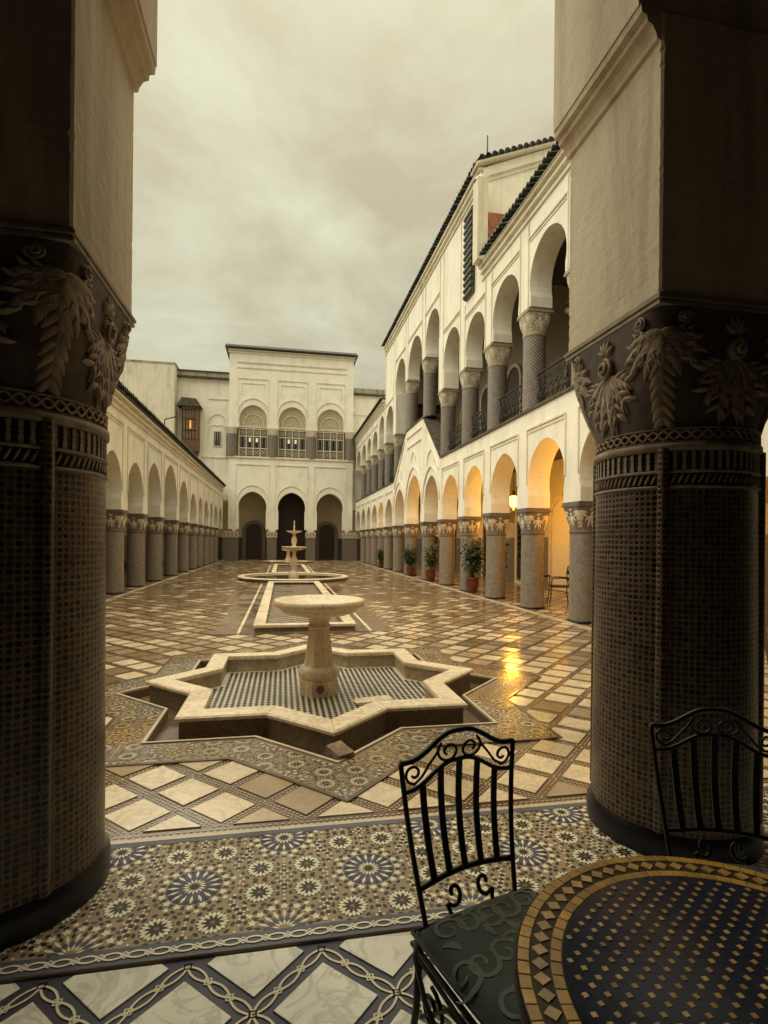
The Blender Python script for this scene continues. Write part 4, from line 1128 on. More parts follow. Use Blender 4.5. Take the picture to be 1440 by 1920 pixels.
# the pavilion's shoulder walls, roofs
m = MB()
slab(m, map_x, [(D0 + .55, 9.3), (10.5, 9.3), (10.5, 14.2), (7.9, 13.25), (5.54, 12.25), (D0 + .55, 12.25)], PAV0 + .01, PAV0 + .4)
m.build('shoulder_wall', 'plaster', rw); m = MB()
slab(m, map_x, [(D0 + .55, 9.3), (10.5, 9.3), (10.5, 12.25), (D0 + .55, 12.25)], PAV1 - .41, PAV1 - .01)
m.build('shoulder_wall', 'plaster', rw)
m = MB()
bar(m, map_x, 5.6, 12.0, 7.9, 12.97, .05, PAV0 - .06, PAV0 + .008); bar(m, map_x, 5.6, 11.86, 7.9, 12.83, .03, PAV0 - .03, PAV0 + .008)
m.build('shoulder_moulding', 'trim', rw)
m = MB(); m.box(5.37, 9.6, 5.0, PAV0 - .02, 9.39, 9.42); m.box(5.41, 10.4, PAV0 + .42, PAV1, 12.29, 12.32); m.box(5.37, 9.6, PAV1 + .02, YB, 9.39, 9.42); m.build('roof_board', 'trim', rw)
eave(rw, 5.22, 9.43, 5.0, 14.02, False)
eave(rw, 5.26, 12.33, PAV0, PAV1, False)
eave(rw, 5.22, 9.43, PAV1, YB, False)
m = MB()
slab(m, map_x, [(5.3, 12.27), (7.95, 13.30), (10.5, 14.25), (10.5, 14.30), (7.95, 13.36), (5.3, 12.33)], PAV0 - .12, PAV0 + .45); m.build('verge_board', 'trim', rw)
for k in range(26):
    xx = 5.42 + k * .19; o = link('roof_tile', TILE_ME, rw, (xx, PAV0 - .2, 12.36 + (xx - 5.3) * .386)); o.rotation_euler = (0, 0, PI / 2)
for k in range(13):                           # vertical strip of glazed tiles on the pavilion corner
    m = MB(); vs = []; fs = []; n = 6
    for i in range(n + 1):
        a = PI * i / n
        for y in (15.05, 15.75): vs.append((D0 - .015 - .13 * math.sin(a), y, 8.98 + k * .2 + .1 - .1 * math.cos(a)))
    fs = [(2 * i, 2 * i + 1, 2 * i + 3, 2 * i + 2) for i in range(n)] + [tuple(range(0, 2 * n + 2, 2)), tuple(range(2 * n + 1, 0, -2))]
    MB().add(vs, fs).build('cladding_tile', 'rooftile', rw)
m = MB(); m.box(5.22, 5.52, 14.05, 14.43, 9.42, 11.7)
m.lathe([(.19, 0), (.16, .08), (.08, .14), (.001, .16)], (5.37, 14.24, 11.7), 12, caps=False); m.build('chimney_stub', 'plaster_old', rw)
m = MB(); m.box(5.525, 7.4, 14.07, 14.42, 9.42, 10.75); m.build('brick_parapet', 'brick', rw)
m = MB(); m.tube([(5.7, 14.6, 12.4), (5.7, 14.6, 13.3)], .02, 6); m.build('mast', 'iron', rw)
for y in Yr[1:-1]:
    put_column(rw, PROTO_LOW, COLX_R, y)
    put_column(rw, PROTO_UP, COLX_R, y, 6.57 if y in (PY6, PY7) else 4.625)

def railing(parent, y0, y1, z):
    g = empty('railing', parent, (0, 0, 0)); x = COLX_R - .05; h = .82
    m = MB(); m.tube([(x, y0, z + h), (x, y1, z + h)], .022, 6); m.build('top_rail', 'iron_rust', g)
    m = MB(); m.tube([(x, y0, z + .08), (x, y1, z + .08)], .016, 6); m.build('bottom_rail', 'iron_rust', g)
    m = MB(); n = max(3, round((y1 - y0) / .24)); st = (y1 - y0) / n
    for k in range(n):
        yc = y0 + (k + .5) * st; m.tube([(x, yc - st / 2, z + .08), (x, yc - st / 2, z + h)], .011, 5)
        for sg in (-1, 1):
            pts = []
            for i in range(22):
                u = i / 21; a = 2 * PI * 1.35 * u; r = .085 * (1 - .75 * u)
                pts.append((x, yc + sg * (r * math.sin(a)) , z + .45 + sg * (.24 - .05) - sg * r * math.cos(a) * 1.3))
            m.tube(pts, .010, 4)
        m.tube([(x, yc - .05, z + .1), (x - .03, yc + .07, z + .3), (x, yc, z + .45), (x + .03, yc - .07, z + .6), (x, yc + .05, z + h)], .010, 4)
        m.lathe([(.001, -.05), (.035, 0), (.001, .05)], (x, yc, z + .45), 6)
    m.build('scrollwork', 'iron_rust', g)
for i in range(len(Yr) - 1):
    a, b = Yr[i], Yr[i + 1]
    if PY5 <= a < PY8 or a > 30: continue
    railing(rw, a + .27, b - .27, Z1 + .065)
# openings in the galleries
def wall_door(parent, x, yc, w, z0, zt, mat, surround='stucco', name='door', face=-1):
    g = empty(name, parent)
    m = MB(); hw = w / 2; cv = arch_curve(yc, hw, zt - hw, zt, 10, 0.0)
    slab(m, map_y, [(yc - hw, z0)] + cv + [(yc + hw, z0)], x + face * .03, x); m.build('leaf', mat, g)
    m = MB(); arch_bar(m, map_y, yc, hw, zt - hw, zt, .14, x + face * .09, x + face * .001, 0.0)
    m.box(min(x + face * .09, x + face * .001), max(x + face * .09, x + face * .001), yc - hw - .14, yc - hw, z0, zt - hw - .001); m.box(min(x + face * .09, x + face * .001), max(x + face * .09, x + face * .001), yc + hw, yc + hw + .14, z0, zt - hw - .001)
    m.build('surround', surround, g); return g
for y, mt in ((15.75, 'white_frame'), (21.9, 'wood_red'), (27.4, 'wood_red'), (12.0, 'wood_red')):  # pale leaf of the first door paints in a doorway's lit jamb
    wall_door(rw, 8.83, y, 1.25, 0.02, 2.95, mt, 'stucco')
g = empty('window', rw); yc, wd = 18.55, 0.95
m = MB(); slab(m, map_y, [(yc - wd / 2, .2)] + arch_curve(yc, wd / 2, 2.55, 3.05, 10, 0) + [(yc + wd / 2, .2)], 8.79, 8.85); m.build('pane', 'glass_dark', g)
m = MB(); arch_bar(m, map_y, yc, wd / 2, 2.55, 3.05, .13, 8.74, 8.86); m.box(8.74, 8.86, yc - wd / 2 - .13, yc - wd / 2, .1, 2.54); m.box(8.74, 8.86, yc + wd / 2, yc + wd / 2 + .13, .1, 2.54); m.box(8.73, 8.86, yc - wd / 2 - .13, yc + wd / 2 + .13, .0, .099); m.box(8.735, 8.80, yc - wd / 2, yc + wd / 2, 2.35, 2.44); m.build('frame', 'white_frame', g)
m = MB()
for k in range(9):
    for q in range(2):
        yy = yc - .24 + q * .48; zz = .35 + k * .23
        m.tube([(8.77, yy + .17 * math.cos(a), zz + .11 * math.sin(a)) for a in [2 * PI * i / 12 for i in range(12)]], .014, 4, closed=True)
m.tube([(8.77, yc, .2), (8.77, yc, 2.4)], .016, 5); m.build('grille', 'iron', g)
m = MB(); m.box(8.80, 8.88, 14.2, 14.95, 3.05, 4.0)
for k in range(6): m.box(8.785, 8.80, 14.22, 14.93, 3.1 + k * .15, 3.16 + k * .15)
m.build('wall_grille', 'wood', rw)
for y in (10.6, 15.0, 19.6, 22.4, 25.2): wall_door(rw, 8.88, y, 1.2, Z1 + .07, 7.4 if y < 18 else 8.4, 'wood', 'plaster_in', 'upper_door')

# ------------------------------------------------------------------ left wing: single storey
lw = thing('arcaded_wing', 'white single-storey arcaded wing with a tiled eave along the left side', 'building')
E0, E1 = FL - 0.54, FL
gl, tr = MB(), MB()
Yl = [5.15] + YS + [YB]
for i in range(2, len(Yl) - 1):
    a, b = Yl[i], Yl[i + 1]; c = (a + b) / 2; hw = (b - a) / 2 - .27; mid = PY5 <= a < PY8
    apex = 3.86 if not mid else (4.5 if a == PY6 else 4.18)
    arch_panel(gl, map_y, a, b, c, hw, apex - hw * 1.12, apex, 2.352, 2.352, [(a, 5.42), (b, 5.42)], E0, E1, .3)
    for y in (a + .24, b - .24): tr.box(E1 + .002, E1 + .03, y - .018, y + .018, 2.9, 4.72)
    tr.box(E1 + .002, E1 + .036, a + .222, b - .222, 4.721, 4.765); tr.box(E1 + .002, E1 + .02, a + .28, b - .28, 4.64, 4.665)
tr.box(E1 + .002, E1 + .05, Yl[2], YB, 5.02, 5.06); tr.box(E1 + .002, E1 + .09, Yl[2], YB, 5.17, 5.22); tr.box(E1 + .002, E1 + .14, Yl[2], YB, 5.34, 5.41)
gl.build('ground_wall', 'plaster', lw); tr.build('moulding', 'trim', lw)
m = MB(); m.box(-7.7, E0 + .02, 5.0, YB, 4.95, 5.15); m.build('gallery_ceiling', 'wood', lw)
m = MB(); m.box(-8.1, -7.7, 3.1, YB, 0, 5.42); m.build('back_wall', 'plaster_in', lw)
m = MB(); m.box(-7.699, -7.66, 5.2, YB, 0, 1.7); m.build('dado', 'dado', lw)
m = MB(); slab(m, map_x, [(FL + .17, 5.43), (FL + .17, 5.48), (-8.2, 6.3), (-8.2, 5.43)], Yl[2], YB); m.build('roof_board', 'coping', lw)
eave(lw, FL + .26, 5.50, Yl[2], YB, True)
for y in YS[2:]: put_column(lw, PROTO_LOW, COLX_L, y)
for y in (17.3, 22.4, 30.2): wall_door(lw, -7.65, y, 1.2, .02, 2.9, 'wood_red', 'stucco', 'door', 1)

# ------------------------------------------------------------------ end pavilion
bp = thing('end_pavilion', 'tall white pavilion closing the courtyard, three arches below three latticed windows', 'building')
BC = [-2.25, 0.64, 3.53]; BH = 1.445
F0, F1 = YB, YB + 0.55
lo, up, tr = MB(), MB(), MB()
for c in BC:
    arch_panel(lo, map_x, c - BH, c + BH, c, 1.03, 4.0, 5.18, 2.352, 2.352, [(c - BH, 7.70), (c + BH, 7.70)], F0, F1, 0.28, 16)
    arch_panel(up, map_x, c - BH, c + BH, c, 1.02, 10.55, 11.65, 9.95, 9.95, [(c - BH, 15.75), (c + BH, 15.75)], F0, F1, 0.12, 16)
    for s in (-1, 1):
        lo.box(c + s * 1.32 - .125, c + s * 1.32 + .125, F0, F1, 2.2, 2.351); 
    arch_bar(tr, map_x, c, 1.05, 4.55, 5.62, .05, F0 - .05, F0 - .002); arch_bar(tr, map_x, c, 1.08, 11.0, 12.1, .06, F0 - .06, F0 - .002)
    tr.box(c - 1.2, c + 1.2, F0 - .05, F0 - .002, 7.15, 7.22)
    for s in (-1, 1): tr.box(c + s * 1.2 - .02, c + s * 1.2 + .02, F0 - .03, F0 - .002, 3.2, 7.149)
    tr.box(c - 1.1, c + 1.1, F0 - .05, F0 - .002, 13.55, 13.62); tr.box(c - .85, c + .85, F0 - .04, F0 - .002, 13.2, 13.26)
    for s in (-1, 1):
        tr.box(c + s * 1.1 - .03, c + s * 1.1 + .03, F0 - .03, F0 - .002, 10.3, 13.549); tr.box(c + s * .85 - .025, c + s * .85 + .025, F0 - .03, F0 - .002, 12.3, 13.199)
for s in (BC[0] - BH - .30, BC[2] + BH):
    lo.box(s, s + .30, F0 + .002, F1, 2.35, 7.70); up.box(s, s + .30, F0 + .002, F1, 9.95, 15.75)
lo.build('ground_wall', 'plaster_end', bp); up.build('upper_wall', 'plaster_end', bp)
xa, xb = BC[0] - BH - .30, BC[2] + BH + .30
tr.box(xa - .05, xb + .05, F0 - .09, F0 - .002, 7.66, 7.78)
for z, e in ((14.35, .05), (14.75, .07), (15.45, .10), (15.62, .16)): tr.box(xa + (.55 if z < 15 else -.1), xb - (.55 if z < 15 else -.1), F0 - e, F0 - .002, z, z + .09)
tr.build('moulding', 'trim', bp)
m = MB(); m.box(xa - .3, xb + .3, F0 - .35, F1 + 4, 15.76, 15.84); m.build('roof_board', 'wood', bp)
n = int((xb - xa + .5) / .19)
for k in range(n):
    o = link('roof_tile', TILE_ME, bp, (xa - .25 + (k + .5) * .19, F0 - .42, 15.85)); o.rotation_euler = (0, 0, PI / 2)
m = MB(); m.box(xa, xb, F1 - .01, F1 + .39, 7.705, 15.75); m.build('upper_core', 'plaster_in', bp)
# dado piers with carved bands
px = [BC[0] - BH - .12, (BC[0] + BC[1]) / 2, (BC[1] + BC[2]) / 2, BC[2] + BH + .12]
for x in px:
    hw = .36 if x in px[1:3] else .56
    g = empty('dado_pier', bp, (x, F0 + .24, 0))
    m = MB(); m.box(-hw, hw, -.28, .30, 0, 1.70); m.build('tiled_dado', 'dado', g)
    m = MB(); m.box(-hw - .03, hw + .03, -.31, .32, 1.70, 2.20); m.build('carved_band', 'abacus', g)
    m = MB()
    for k in range(3 if hw < .4 else 4):
        cx = -hw + (k + .5) * 2 * hw / (3 if hw < .4 else 4)
        m.tube([(cx + .13 * math.cos(a), -.315, 1.95 + .18 * math.sin(a)) for a in [2 * PI * i / 14 for i in range(14)]], .03, 5, closed=True)
    m.build('carving', 'leaf_stone', g)
    g = empty('upper_column', bp, (x, F0 + .24, 7.79))
    m = MB(); m.lathe([(.40, 0), (.395, 1.65)], n=24, caps=False); m.build('shaft', 'zel_up', g)
    Bq = Bell(.45, .39, .44, 1.65); Bq.mesh(24, 5).build('capital_bell', 'upcap', g)
    m = MB(); m.box(-.47, .47, -.26, .30, 2.10, 2.159); m.build('abacus', 'upcap', g)
# latticed windows
for c in BC:
    g = empty('window', bp, (c, F0 + .30, 0))
    m = MB(); m.box(-1.1, 1.1, .14, .2, 7.78, 9.96); m.build('pane', 'glass_dark', g)
    m = MB(); slab(m, map_x, [(-1.12, 9.96)] + arch_curve(0, 1.1, 10.55, 11.72, 12, .1) + [(1.12, 9.96)], .02, .12); m.build('carved_tympanum', 'stucco', g)
    m = MB(); arch_bar(m, map_x, 0, .72, 10.2, 11.0, .07, -.05, .019); arch_bar(m, map_x, 0, .12, 10.25, 10.4, .06, -.05, .019); m.box(-1.05, 1.05, -.05, .019, 10.0, 10.14); m.build('tympanum_arch', 'lattice', g)
    m = MB()
    for rr_, nn in ((.30, 9), (.46, 13), (.60, 17), (.88, 23)):
        for k in range(nn):
            a = PI * (k + .5) / nn; zz = 10.2 + rr_ * math.sin(a) * 1.12
            m.lathe([(.001, -.03), (.05, 0), (.001, .03)], (rr_ * math.cos(a), .0, zz), 6)
    stuff(m.build('tympanum_carving', 'lattice', g))
    m = MB(); n = 4; w_ = 2.06 / n
    for k in range(n + 1):
        x = -1.03 + k * w_; m.box(x - .035, x + .035, -.06, .10, 7.80, 9.95)
    for z in (7.82, 8.45, 9.35, 9.9): m.box(-1.03, 1.03, -.055, .10, z - .035, z + .035)
    for k in range(n):
        x = -1.03 + (k + .5) * w_
        for zc in (9.625, 8.14):
            r = .17 if zc > 9 else .2
            m.tube([(x + r * math.cos(a), 0, zc + r * math.sin(a)) for a in [2 * PI * i / 12 for i in range(12)]], .022, 4, closed=True)
            for s in (-1, 1): m.tube([(x - r, 0, zc - s * r), (x + r, 0, zc + s * r)], .016, 4)
            m.tube([(x, 0, zc - .1), (x + .1, 0, zc), (x, 0, zc + .1), (x - .1, 0, zc)], .02, 4, closed=True)
        for s in (-1, 1): m.tube([(x + s * .13, 0, 8.45), (x + s * .13, 0, 9.2), (x + s * .08, 0, 9.3)], .018, 4)
    m.build('lattice', 'lattice', g)
    if c < 3:
        for k in (1, 2):
            m = MB(); x = -1.03 + (k + .5) * w_; m.box(x - .07, x + .07, .10, .13, 8.95, 9.25); m.build('lit_pane', 'lit_pane_w', g)
# loggia behind the arches
m = MB(); m.box(-6, 7.3, F1 + 2.2, F1 + 2.5, 0, 7.4); m.build('loggia_wall', 'plaster_in', bp)
m = MB(); m.box(-6, 7.3, F1 + .001, F1 + 2.2, 6.6, 6.8); m.build('loggia_ceiling', 'wood', bp)
m = MB(); m.box(-6, 7.3, F1 + 2.16, F1 + 2.199, 0, 1.75); m.build('loggia_dado', 'dado_dark', bp)
m = MB()
for x in (-.83, 2.12): m.box(x - .1, x + .1, F1 + .01, F1 + 2.15, 0, 6.6)
m.build('loggia_partition', 'plaster_in', bp)
YD = F1 + 2.15
for c, hw, zt, wm in ((BC[0], .62, 2.85, 'wood_red'), (BC[1], 1.2, 5.6, 'wood'), (BC[2], .62, 2.85, 'wood_red')):
    g = empty('door', bp, (c, YD, 0))
    m = MB(); slab(m, map_x, [(-hw, .02)] + arch_curve(0, hw, zt - hw, zt, 12, .15) + [(hw, .02)], -.05, 0); m.build('leaf', wm, g)
    if hw < 1:
        m = MB(); arch_bar(m, map_x, 0, hw + .02, zt - hw, zt, .26, -.14, -.001, .15); m.box(-hw - .28, -hw, -.14, -.001, .02, zt - hw - .1); m.box(hw, hw + .28, -.14, -.001, .02, zt - hw - .1); m.build('surround', 'dado', g)
    else:
        m = MB()
        for i in range(4):
            for j in range(8): m.box(-1.1 + i * .56, -.62 + i * .56, -.075, -.051, .3 + j * .6, .78 + j * .6)
        m.build('door_panels', 'wood_red', g)

# neighbours of the end pavilion
nb = thing('annex_building', 'stained cream annex left of the end pavilion with a wooden bay window', 'building')
m = MB(); m.box(-7.7, xa - .002, F0 + .45, F0 + 3, 4.5, 13.6); m.build('wall', 'plaster', nb)
m = MB(); m.box(-7.8, xa - .004, F0 + .3, F0 + 3, 13.6, 13.95); m.build('coping_band', 'coping_pale', nb)
m = MB(); m.box(-7.9, xa - .004, F0 + .15, F0 + 3, 13.48, 13.599); m.build('drip_tiles', 'coping', nb)
m = MB(); m.box(-7.9, xa - .004, F0 + .2, F0 + 3, 13.951, 14.03); m.build('roof_edge', 'coping', nb)
m = MB(); arch_bar(m, map_x, -4.85, .62, 10.2, 10.9, .06, F0 + .39, F0 + .448); m.build('arch_moulding', 'trim', nb)
m = MB(); arch_bar(m, map_x, -4.85, .55, 9.75, 10.0, .05, F0 + .40, F0 + .448); m.build('arch_moulding', 'trim', nb)
MB().box(-5.5, -4.02, F0 + .39, F0 + .448, 12.0, 12.07).build('moulding', 'trim', nb); MB().box(-6.0, -4.02, F0 + .39, F0 + .448, 7.65, 7.72).build('moulding', 'trim', nb)
g = empty('small_window', nb); m = MB(); m.box(-5.08, -4.62, F0 + .41, F0 + .449, 8.55, 9.6); m.build('pane', 'glass_dark', g)
m = MB(); m.box(-5.14, -5.08, F0 + .38, F0 + .449, 8.49, 9.66); m.box(-4.62, -4.56, F0 + .38, F0 + .449, 8.49, 9.66); m.box(-5.08, -4.62, F0 + .38, F0 + .449, 9.6, 9.66); m.box(-5.08, -4.62, F0 + .38, F0 + .449, 8.49, 8.55)
for k in range(3): m.tube([(-5.0 + k * .15, F0 + .39, 8.55), (-5.0 + k * .15, F0 + .39, 9.6)], .015, 4)
m.build('frame', 'lattice', g)
g = empty('bay_window', nb, (-6.75, F0 + .45, 0))
m = MB(); m.prism([(-.65, -.001), (-.5, -.75), (.55, -.75), (.65, -.001)], 8.0, 11.2); m.build('body', 'wood_bay', g)
m = MB()
for k in range(5):
    for q in range(2): m.box(-.47 + k * .21, -.47 + k * .21 + .025, -.79, -.751, 8.9, 11.0)
for z in (8.85, 9.5, 10.3, 11.0): m.box(-.5, .55, -.785, -.751, z - .03, z + .03)
for k in range(7): m.tube([(-.47 + k * .16, -.79, 8.05), (-.47 + k * .16, -.86, 8.3), (-.47 + k * .16, -.79, 8.75)], .02, 5)
m.build('screen', 'wood', g)
m = MB(); m.box(.0, .16, -.765, -.751, 9.6, 10.2); m.build('lit_pane', 'lit_pane', g)
m = MB(); slab(m, map_x, [(-.85, 11.2), (.85, 11.2), (.5, 11.75), (-.5, 11.8)], -1.0, -.002); m.build('roof', 'coping', g)
m = MB(); m.prism([(-.55, -.002), (-.4, -.7), (.45, -.7), (.55, -.002)], 7.75, 8.0); m.build('bracket', 'wood', g)
fw_ = thing('side_building', 'plain weathered grey-cream wall rising behind the left arcade roof', 'building')
m = MB(); m.box(-22, -7.71, YB - .6, YB + 3, 4, 14.1); m.build('wall', 'plaster_old', fw_)
m = MB(); m.box(-22.1, -7.66, YB - .64, YB + 3, 14.1, 14.22); m.build('coping', 'coping_pale', fw_)
rb = thing('annex_building', 'low cream annex with dark tiled coping right of the end pavilion', 'building')
m = MB(); m.box(xb + .002, 11, F0 + .45, F0 + 3, 4, 12.95); m.build('wall', 'plaster', rb)
m = MB(); m.box(xb + .004, 11, F0 + .25, F0 + 3, 12.95, 13.1); m.build('drip_tiles', 'coping', rb)
m = MB(); m.box(xb + .004, 11, F0 + .36, F0 + 3, 13.1, 13.5); m.build('coping_band', 'coping_pale', rb)
m = MB(); arch_bar(m, map_x, 6.2, .7, 9.6, 10.35, .06, F0 + .39, F0 + .448); m.build('arch_moulding', 'trim', rb)
MB().box(5.3, 7.0, F0 + .39, F0 + .448, 11.4, 11.47).build('moulding', 'trim', rb)
# ------------------------------------------------------------------ wrought iron chairs
def spiral(c, r0, r1, a0, turns, n=22, ax=(1, 0, 0), ay=(0, 0, 1)):
    out = []
    for i in range(n):
        u = i / (n - 1); r = r0 + (r1 - r0) * u; a = a0 + 2 * PI * turns * u
        out.append(tuple(c[k] + ax[k] * r * math.cos(a) + ay[k] * r * math.sin(a) for k in range(3)))
    return out
def back_pt(x, z):
    """point of the leaning, slightly hollow chair back"""
    t = (z - .46) / .46
    return (x * .87 * (1 + .30 * t), -.205 - .07 * t - .035 * math.cos(x * 6) * math.sin(PI * min(1, max(0, t))) - .012, z)
def crest(x, zp, amp):
    u = abs(x) / .19
    s = 1 if u < .08 else (0.5 + 0.5 * math.cos(PI * min(1, (u - .08) / .80)))
    return zp + amp * s
def make_chair(label, loc, rz, round_back=False, cushion=True, group=None):
    t = thing('iron_chair', label, 'chair', (*loc, 0), rz, group)
    def tb(name, pts, r, n=7, mat='iron'):
        m = MB(); m.tube(pts, r, n); return m.build(name, mat, t)
    for s in (-1, 1):
        post = [back_pt(s * .19, .46 + .44 * k / 12) for k in range(13)]
        tb('back_post', [(s * .195, -.20, .40)] + post, .0080)
        tb('leg', [(s * .195, -.20, .42), (s * .20, -.205, .25), (s * .215, -.235, .0)], .0105)
        tb('leg', [(s * .205, .205, .42), (s * .205, .205, .25), (s * .215, .225, .0)], .0105)
        m = MB(); m.tube(spiral((s * .205, .115, .30), .075, .018, PI / 2, 1.3, 26, (0, 1, 0)), .006, 6)
        m.tube([(s * .205, .115, .375), (s * .2, -.05, .36), (s * .2, -.18, .24)], .006, 6)
        m.tube(spiral((s * .20, -.13, .30), .06, .015, PI / 2, -1.3, 26, (0, 1, 0)), .006, 6); m.build('leg_scroll', 'iron', t)
    xs = [-.19 + .38 * k / 32 for k in range(33)]
    m = MB(); m.tube([back_pt(x, crest(x, .90, .065)) for x in xs], .0085, 7); m.build('crest_rail', 'iron', t)
    m = MB(); m.tube([back_pt(x, crest(x, .815, .062)) for x in xs], .0072, 7); m.build('upper_rail', 'iron', t)
    m = MB(); m.tube([back_pt(x, .548 + .012 * math.cos(x * 8)) for x in xs], .0095, 7); m.build('lower_rail', 'iron', t)
    for k in range(5):
        x = -.127 + k * .0635; zt = crest(x, .815, .062); m = MB(); L, Rr = [], []
        n = 12; vs = []
        for i in range(n + 1):
            z = .555 + (zt - .555) * i / n
            for dx, dy in ((-.0105, 0), (.0105, 0), (.0105, .005), (-.0105, .005)):
                p = back_pt(x, z); vs.append((p[0] + dx, p[1] + dy, p[2]))
        fs = [(i * 4 + j, i * 4 + (j + 1) % 4, i * 4 + 4 + (j + 1) % 4, i * 4 + 4 + j) for i in range(n) for j in range(4)]
        m.add(vs, fs + [(3, 2, 1, 0), tuple(n * 4 + j for j in range(4))]); m.build('back_slat', 'iron', t)
    for s in (-1, 1):
        m = MB()                                # S scrolls between the two crest rails
        pts = [back_pt(s * x, z) for x, z in ((.030, .905), (.045, .893), (.052, .905), (.045, .925), (.025, .930), (.010, .915), (.010, .895), (.028, .880), (.05, .885))]
        sp = []
        for i in range(30):
            u = i / 29; r = .012 + .026 * u; a = -PI * 2.6 * (1 - u) + PI * .3
            sp.append(back_pt(s * (.036 + r * math.cos(a)), .908 + r * math.sin(a) * .95))
        sp += [back_pt(s * x, z) for x, z in ((.078, .905), (.10, .880), (.125, .848), (.150, .832))]
        for i in range(26):
            u = i / 25; r = .030 - .022 * u; a = -PI * .5 + PI * 2.3 * u
            sp.append(back_pt(s * (.152 + r * math.cos(a)), .862 + r * math.sin(a)))
        m.tube(sp, .0045, 6); m.build('crest_scroll', 'iron', t)
        m = MB(); sp = []
        for i in range(26):
            u = i / 25; r = .008 + .026 * u; a = -PI * .2 - PI * 1.9 * (1 - u) * 1.0
            sp.append(back_pt(s * (.062 + r * math.cos(a)), .508 + r * math.sin(a)))
        sp += [back_pt(s * .094, .485), back_pt(s * .088, .465), (s * .075, -.19, .445)]
        m.tube(sp, .0065, 6); m.build('seat_scroll', 'iron', t)
    m = MB(); r = .21
    m.tube([(-r, -r, .425), (r, -r, .425), (r + .005, r, .425), (-r - .005, r, .425)], .010, 6, closed=True)
    for k in range(5): m.box(-.16 + k * .08 - .012, -.16 + k * .08 + .012, -r, r, .423, .428)
    for s in (-1, 1): m.tube([(s * .205, -.2, .40), (s * .207, 0, .385), (s * .21, .2, .40)], .007, 6)
    m.build('seat_frame', 'iron', t)
    if cushion:
        m = MB(); N = 16; vs = []; fs = []; hw = .215
        def hgt(u, v): return .052 * (max(0, 1 - abs(u) ** 6) * max(0, 1 - abs(v) ** 6)) ** .5
        for sgn in (1, -1):
            o = len(vs)
            for i in range(N + 1):
                for j in range(N + 1):
                    u, v = i / N * 2 - 1, j / N * 2 - 1
                    e = 1 - .04 * (u * u * v * v)
                    vs.append((u * hw * e, v * hw * e, .455 + (hgt(u, v) * .75 if sgn > 0 else -hgt(u, v) * .35)))
            for i in range(N):
                for j in range(N):
                    a = o + i * (N + 1) + j; q = (a, a + N + 1, a + N + 2, a + 1); fs.append(q if sgn > 0 else q[::-1])
        m.add(vs, fs, 0, None, True); cu = m.build('cushion', 'cushion', t)
        m = MB(); e = hw * .985; q = [(-e, -e), (-e * .5, -e * 1.01), (0, -e * 1.012), (e * .5, -e * 1.01), (e, -e), (e * 1.01, 0), (e, e), (0, e * 1.012), (-e, e), (-e * 1.01, 0)]
        m.tube([(x, y, .455) for x, y in q], .006, 6, closed=True); m.build('piping', 'cushion', cu)
        m = MB(); rr = random.Random(9)
        def on(x, y): return (x, y, .4562 + hgt(max(-1, min(1, x / hw)), max(-1, min(1, y / hw))) * .75)
        def ribb(pts, ws):
            L, Q = [], []
            for i in range(len(pts)):
                a, b = pts[max(0, i - 1)], pts[min(len(pts) - 1, i + 1)]; dx, dy = b[0] - a[0], b[1] - a[1]; l = math.hypot(dx, dy) or 1
                L.append(on(pts[i][0] - dy / l * ws[i], pts[i][1] + dx / l * ws[i])); Q.append(on(pts[i][0] + dy / l * ws[i], pts[i][1] - dx / l * ws[i]))
            n = len(pts); m.add(L + Q, [(i, n + i, n + i + 1, i + 1) for i in range(n - 1)], 0, None, True)
        for i in range(3):
            for j in range(3):
                cx, cy = (i - 1) * .135 + (.03 if j % 2 else -.02), (j - 1) * .135
                for sg in (-1, 1):
                    pts, ws = [], []
                    for k in range(26):
                        u = k / 25; r = .052 * (1 - .82 * u); a = sg * (2 * PI * 1.25 * u) + (.6 if (i + j) % 2 else 2.4) + (0 if sg > 0 else PI)
                        pts.append((cx + sg * .028 + r * math.cos(a), cy + r * math.sin(a))); ws.append(.0075 * (1 - .5 * u) * min(1, u * 6 + .3))
                    ribb(pts, ws)
                    a0 = rr.uniform(0, 2 * PI); pts = [(cx + .06 * math.cos(a0) + q * .05 * math.cos(a0 + .9 * q), cy + .06 * math.sin(a0) + q * .05 * math.sin(a0 + .9 * q)) for q in [k / 8 for k in range(9)]]
                    if max(abs(v) for p in pts for v in p) < hw * .93: ribb(pts, [.011 * math.sin(PI * (k + .4) / 9) for k in range(9)])
        m.build('damask_pattern', 'damask', cu)
        for s in (-1, 1):
            m = MB(); m.tube([(s * .20, -.20, .46), (s * .235, -.16, .43), (s * .24, -.1, .36), (s * .235, -.02, .30)], .007, 6); m.build('tie', 'cushion', cu)
    return t
def facing(xc, dc):
    x, y = cw(xc, dc); return math.atan2(-x, y)
make_chair('black wrought-iron chair with scrolled crest and green damask cushion before the column gap', cw(.377, 1.405), facing(.469, -.883), group='iron chairs at the mosaic table')
make_chair('black wrought-iron chair in the dark against the right great column', cw(1.13, 1.60), facing(-.16, -1.0), group='iron chairs at the mosaic table')

